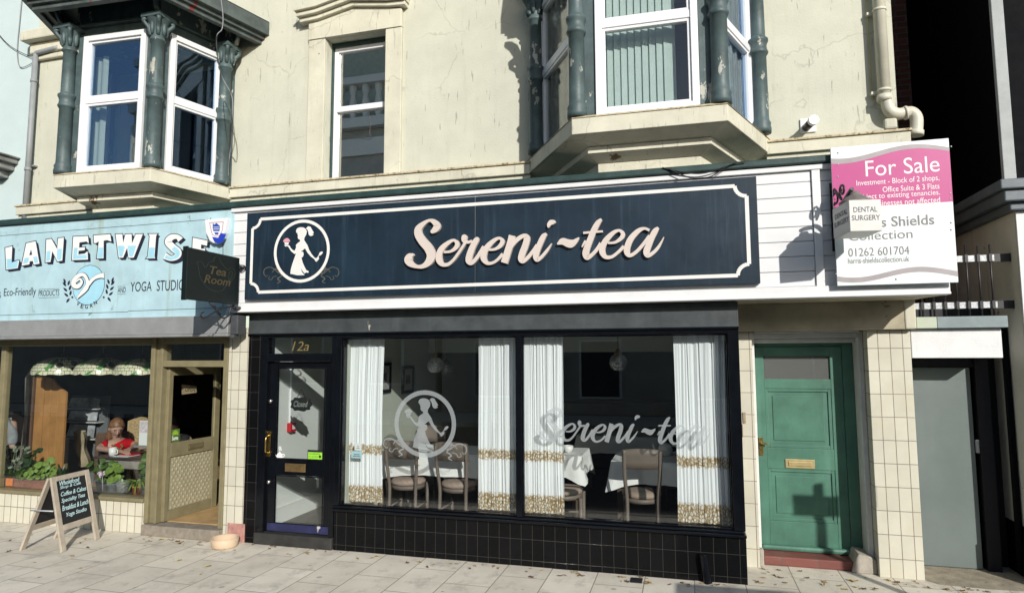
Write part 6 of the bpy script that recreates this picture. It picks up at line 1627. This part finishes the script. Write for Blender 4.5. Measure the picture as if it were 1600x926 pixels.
op = MB().box(ox.x-.055, ox.x+.055, .118, .124, ZS_+.01, ZS_+.10); lone(op, 'price_tag', mat('orange card', (.75,.20,.02), .6), 'blank orange card propped against the brown trough', 'card', (ox.x, .12, ZS_+.01))
mb = MB().lathe((X(194,757,.22), .22, ZS_), [(0,0),(.07,0),(.085,.12),(.08,.125),(.066,.01),(0,.006)], 18)
lone(mb, 'glass_jar', glass_mat('clear jar', (.75,.8,.82), .12, .8, .3, .25), 'clear glass planter of stones between the grey pot and the spider plant', 'jar', (X(194,757,.22), .22, ZS_))
mb = MB(); xo = X(162,733,.16)
for i in range(6): broad(mb, (xo, .14, ZS_+.22), (math.cos(i*1.05), -1.2, math.sin(i*1.05)), .05, random.Random(i))
mb.tube([(xo,.16,ZS_), (xo,.145,ZS_+.215)], .003, 5)
lone(mb, 'flower', mat('pale pink petal', (.62,.50,.58), .6, .15, 20), 'single pale pink flower above the grey pot', 'flower', (xo, .15, ZS_))
# ================================================================== on the pavement
# A-board: two framed boards leaning together, faces to the street's right and left
AO = Vector((-6.38, -.51, 0)); TOPZ = .72
A_ = thing('a_board', 'chalkboard A-board with a pale wooden frame listing coffee, cakes and teas', 'sign', AO)
ash = mat('pale ash wood', (.40,.35,.28), .6, .16, 10, .1, 60, .3); slate = mat('chalkboard', (.013,.014,.016), .7, .3, 8); chalk = mat('pale blue chalk', (.48,.68,.70), .9, .1, 20)
def leaf_board(foot0, foot1, top0, top1, name, write):
    f0, f1, t0, t1 = map(Vector, (foot0, foot1, top0, top1))
    P = lambda u, v: (f0+(f1-f0)*u)*(1-v)+(t0+(t1-t0)*u)*v
    ux = (f1-f0).normalized(); uz = ((t0+t1)/2-(f0+f1)/2).normalized(); n = ux.cross(uz).normalized()
    def plank(u0, u1, v0, v1, a=-.012, b=.012):
        mbp = MB(); mbp.hexa([P(u0,v0)-n*-a, P(u1,v0)-n*-a, P(u1,v0)+n*b, P(u0,v0)+n*b, P(u0,v1)-n*-a, P(u1,v1)-n*-a, P(u1,v1)+n*b, P(u0,v1)+n*b]); return mbp
    fr = MB()
    for u0, u1, v0, v1 in ((0,.12,0,1),(.88,1,0,1),(.121,.879,.93,.999),(.121,.879,.26,.34)):
        q = plank(u0,u1,v0,v1); fr.add(q.v, q.f)
    o = fr.build(name, ash, A_, .004)
    plank(.118,.882,.338,.932,-.004,.004).build('chalkboard', slate, o)
    if write:
        mb = MB()
        for s_, u0, u1, v0, v1 in (('Wholefood', .20,.72,.86,.925),('Shop & Cafe', .19,.74,.805,.855),('Coffee & Cakes', .19,.86,.715,.775),('Speciality Teas', .18,.80,.615,.685),('Breakfast & Lunch', .17,.86,.52,.59),('Yoga Studio', .25,.78,.415,.485)):
            o_ = P(u0,v0)+n*.0045; mb.text(s_, o_, ux, uz, (P(u1,v0)-P(u0,v0)).length, (P(u0,v1)-P(u0,v0)).length, .001, shear=.35, bold=.008)
        mb.build('chalk_writing', chalk, o)
    return o
leaf_board((-6.160,-0.770,0), (-6.230,-0.270,0), (-6.410,-0.730,TOPZ), (-6.480,-0.230,TOPZ), 'front_panel', True)
leaf_board((-6.710,-0.350,0), (-6.630,-0.830,0), (-6.515,-0.230,TOPZ-.01), (-6.440,-0.730,TOPZ-.01), 'rear_panel', False)
MB().tube([(-6.290,-0.770,.40),(-6.550,-0.800,.40)], .008, 6).build('stay', galv, A_)
# bowl
bc = Zc = CAM + (FW + RT*((351-800)/F_PX) - UP*((853-463)/F_PX))*1
d = FW + RT*((351-800)/F_PX) - UP*((853-463)/F_PX); bc = CAM + d*((0-CAM.z)/d.z)
mb = MB().lathe((bc.x, bc.y, .002), [(0,0),(.125,0),(.13,.012),(.14,.088),(.134,.092),(.122,.085),(.115,.018),(0,.014)], 28)
lone(mb, 'dog_bowl', mat('buff stoneware', (.55,.42,.29), .6, .08, 9, .05, 50), 'round buff stoneware bowl on the pavement by the pink tiles', 'bowl', (bc.x, bc.y, 0))
# small black bollard pipe against the riser on the right
bx = X(1104, 880, -.05)
mb = MB().tube(cr([(bx-.02,-.035,.24),(bx-.022,-.037,.20),(bx,-.04,.05),(bx+.012,-.045,.0)], 5), .036, 12)
lone(mb, 'pipe_stub', black_paint, 'short black pipe standing against the black tiles near the right corner', 'pipe', (bx, -.04, 0))
mb = MB().add([(X(1000,908,-.1)-.045,-.17,.004),(X(1000,908,-.1)+.05,-.16,.004),(X(1000,908,-.1)+.04,-.05,.004),(X(1000,908,-.1)-.06,-.06,.004)], [(0,1,2,3)])
lone(MB().box(X(995,908,-.1)-.05, X(995,908,-.1)+.05, -.19, -.07, .001, .007), 'drain_cover', mat('black iron cover', (.02,.02,.022), .6), 'small dark iron cover let into the pavement in front of the right window', 'cover', (X(995,908,-.1), -.13, 0))
# fallen leaves, each its own
lf_cols = [mat('dry leaf tan', (.36,.25,.13), .8, .25, 30), mat('dry leaf brown', (.15,.09,.05), .85, .3, 30), mat('dry leaf yellow', (.45,.36,.14), .8, .25, 30)]
rnd = random.Random(11); meshes = []
for k in range(5):
    mb = MB(); s = rnd.uniform(.7,1.1)
    m = 9; ring = []
    for i in range(m):
        w_ = 2*math.pi*i/m; q = rnd.uniform(.55,1.15)*(1.0 if i%2 else .8)
        ring.append(Vector((q*.04*math.cos(w_)*1.2, q*.03*math.sin(w_), .004+rnd.uniform(0,.02))))
    mb.add(ring+[Vector((0,0,.006))], [(i,(i+1)%m,m) for i in range(m)], True)
    mb.tube([(.04,0,.01),(.075,.01,.014)], .0015, 4, caps=False)
    o = mb.build('fallen_leaf', lf_cols[k%3], None); meshes.append(o.data); bpy.data.objects.remove(o)
spots_ = []
for i in range(26): spots_.append((rnd.uniform(.45,1.5), rnd.uniform(.05,.5)))
for i in range(10): spots_.append((rnd.uniform(1.3,1.9), rnd.uniform(.30,.45)))
for i in range(14): spots_.append((rnd.uniform(1.8,2.4), rnd.uniform(.15,.38)))
for i in range(20): spots_.append((rnd.uniform(-5.9,-4.9), rnd.uniform(-.25,-.08)))
for i in range(60): spots_.append((rnd.uniform(-4.6,.4), -.035-abs(rnd.gauss(0,.14))))
for i in range(16): spots_.append((rnd.uniform(-8,-4), rnd.uniform(-1.2,-.3)))
for x, y in spots_:
    o = bpy.data.objects.new('fallen_leaf', rnd.choice(meshes)); COL.objects.link(o)
    o.location = (x, y, .001); o.rotation_euler = (0, 0, rnd.uniform(0,6.28)); k = rnd.uniform(.3,.8); o.scale = (k,k,k)
    tag(o, 'small dry fallen leaf lying on the pale pavement slabs', 'leaf', 'fallen leaves on the pavement')

# ================================================================== across and along the street (seen in the glass and as shadows)
px_, py_ = 3.42, -2.45
t = thing('street_sign', 'grey street sign post at the kerb whose shadow falls on the green door', 'sign post', (px_, py_, 0))
MB().tube([(px_,py_,0),(px_,py_,2.36)], .04, 12).build('post', galv, t); MB().box(px_-.2, px_+.2, py_-.05, py_-.042, 2.09, 2.28).build('plate', grey_metal, t)
# parked car: lofted body
def car(cx, cy, label, paint, s=-1):
    t = thing('parked_car', label, 'car', (cx, cy, -.13)); L = 4.1; Wd = 1.72; z = -.13
    prof = [(-.5,.30,.62,.80),(-.47,.24,.80,.86),(-.36,.20,.95,.90),(-.24,.20,1.02,.92),(0,.20,1.03,.93),(.2,.20,1.03,.93),(.38,.20,1.02,.92),(.46,.22,1.0,.9),(.5,.32,.98,.86)]
    mb = MB(); vs = []; fs_ = []; n = 12
    for f, zl, zh, ww in prof:
        for k in range(n):
            w_ = 2*math.pi*k/n; a = math.cos(w_); b = math.sin(w_); ex = .45
            vs.append((cx+s*f*L, cy+math.copysign(abs(a)**ex, a)*Wd/2*ww, z+(zl+zh)/2+math.copysign(abs(b)**ex, b)*(zh-zl)/2))
    m = len(prof)
    for i in range(m-1):
        for k in range(n): fs_.append((i*n+k, i*n+(k+1)%n, (i+1)*n+(k+1)%n, (i+1)*n+k))
    fs_ += [tuple(range(n))[::-1], tuple((m-1)*n+k for k in range(n))]
    mb.add(vs, fs_, True); mb.build('body', paint, t)
    mb = MB(); gp_ = [(-.33,1.0,1.0),(-.20,1.52,.84),(0,1.63,.86),(.44,1.61,.86),(.49,1.0,.98)]
    vs = []
    for f, zz, ww in gp_: vs += [(cx+s*f*L, cy-Wd/2*.9*ww, z+zz), (cx+s*f*L, cy+Wd/2*.9*ww, z+zz)]
    fs_ = [(2*i, 2*i+1, 2*i+3, 2*i+2) for i in range(4)] + [(0,2,4,6,8), (1,3,5,7,9)]
    mb.add(vs, fs_); mb.build('cabin', mat('dark car glass', (.015,.017,.02), .1), t, .03)
    for f in (-.30, .31):
        for q in (-1, 1):
            w0 = MB().lathe((cx+s*f*L, cy+q*Wd/2*.88, z+.31), [(0,-.1),(.28,-.1),(.31,-.06),(.31,.06),(.28,.1),(0,.1)], 22, 'Y').build('wheel', mat('tyre rubber', (.02,.02,.02), .8), t)
            MB().lathe((cx+s*f*L, cy+q*(Wd/2*.88+.102), z+.31), [(0,-.005),(.19,-.005),(.19,.005),(0,.005)], 18, 'Y').build('rim', galv, w0)
    for q in (-1, 1):
        MB().ell((cx-s*.478*L, cy+q*.58, z+.66), .05, .16, .08).build('headlight', upvc, t); MB().ell((cx+s*.482*L, cy+q*.60, z+.78), .04, .12, .1).build('tail_light', mat('red lens', (.35,.01,.01), .2), t)
    return t
car(3.64, -3.70, 'blue estate car parked by the kerb to the right of the view', mat('blue car paint', (.03,.07,.16), .25, .03, 3, 0, 60, .5, .2, coat=1))
# opposite side of the street: a low terrace and a taller building with a balustraded parapet
grey_r = mat('grey render', (.38,.36,.32), .8, .15, 2, .1, 30); dark_win = mat('dark window', (.03,.035,.045), .1, .1, 4)
slate_r = mat('slate roof', (.07,.075,.085), .7, .2, 10)
OT = thing('opposite_terrace', 'low rendered terrace across the street, behind the viewer', 'building', (10, -15, 0))
MB().box(-8.4, 45, -21, -15.2, 0, 5.6).build('wall', grey_r, OT); MB().box(-8.5, 45.2, -21, -14.95, 5.602, 5.9).build('roof', slate_r, OT)
for i in range(13):
    x = -6.5+i*3.7
    for z0, z1 in ((.6,2.4),(3.4,5.2)):
        f = MB().box(x-.7, x+.7, -15.198, -15.12, z0-.07, z1+.07).build('window', upvc, OT); MB().box(x-.62, x+.62, -15.119, -15.10, z0, z1).build('pane', dark_win, f)
OB = thing('opposite_building', 'taller building across the street with a white balustrade along its top', 'building', (-13.5, -15, 0))
bald = mat('white stucco', (.75,.74,.7), .7, .05, 4)
MB().box(-18.5, -8.6, -22, -15.1, 0, 11.1).build('wall', grey_r, OB); MB().box(-18.5, -8.55, -15.9, -14.75, 11.102, 11.5).build('balustrade_base', bald, OB); MB().box(-18.5, -8.55, -15.6, -14.95, 13.002, 13.3).build('parapet_rail', bald, OB)
MB().box(-18.5, -8.6, -15.098, -14.98, 10.0, 10.7).build('string_band', bald, OB)
for i in range(17):
    x = -9.0-i*.57
    MB().lathe((x, -15.25, 11.502), [(.16,0),(.16,.10),(.09,.15),(.19,.52),(.10,1.12),(.16,1.35),(.16,1.498)], 12).build('baluster', bald, OB)
for i in range(3):
    x = -10.5-i*3.2
    for z0, z1 in ((1,3),(5,8.2)):
        f = MB().box(x-.7, x+.7, -15.098, -15.03, z0-.08, z1+.08).build('window', bald, OB); MB().box(x-.6, x+.6, -15.029, -15.01, z0, z1).build('pane', dark_win, f)
MB().box(-18.5, -8.7, -22, -17.0, 11.11, 19).build('upper_wall', mat('sunless green grey render', (.42,.44,.36), .8), OB); MB().box(-18.7, -8.5, -22, -16.8, 19.002, 19.3).build('roof', slate_r, OB)
OC = thing('opposite_house', 'low plain house across the street at the far left', 'building', (-26, -15, 0))
MB().box(-40, -18.6, -21, -15.3, 0, 6).build('wall', grey_r, OC); MB().box(-40.2, -18.55, -21, -15.1, 6.002, 6.3).build('roof', slate_r, OC)
for i in range(5):
    x = -21-i*3.6; f = MB().box(x-.6, x+.6, -15.298, -15.22, 3.2, 5).build('window', upvc, OC); MB().box(x-.52, x+.52, -15.219, -15.2, 3.28, 4.92).build('pane', dark_win, f)
bpy.context.view_layer.update()
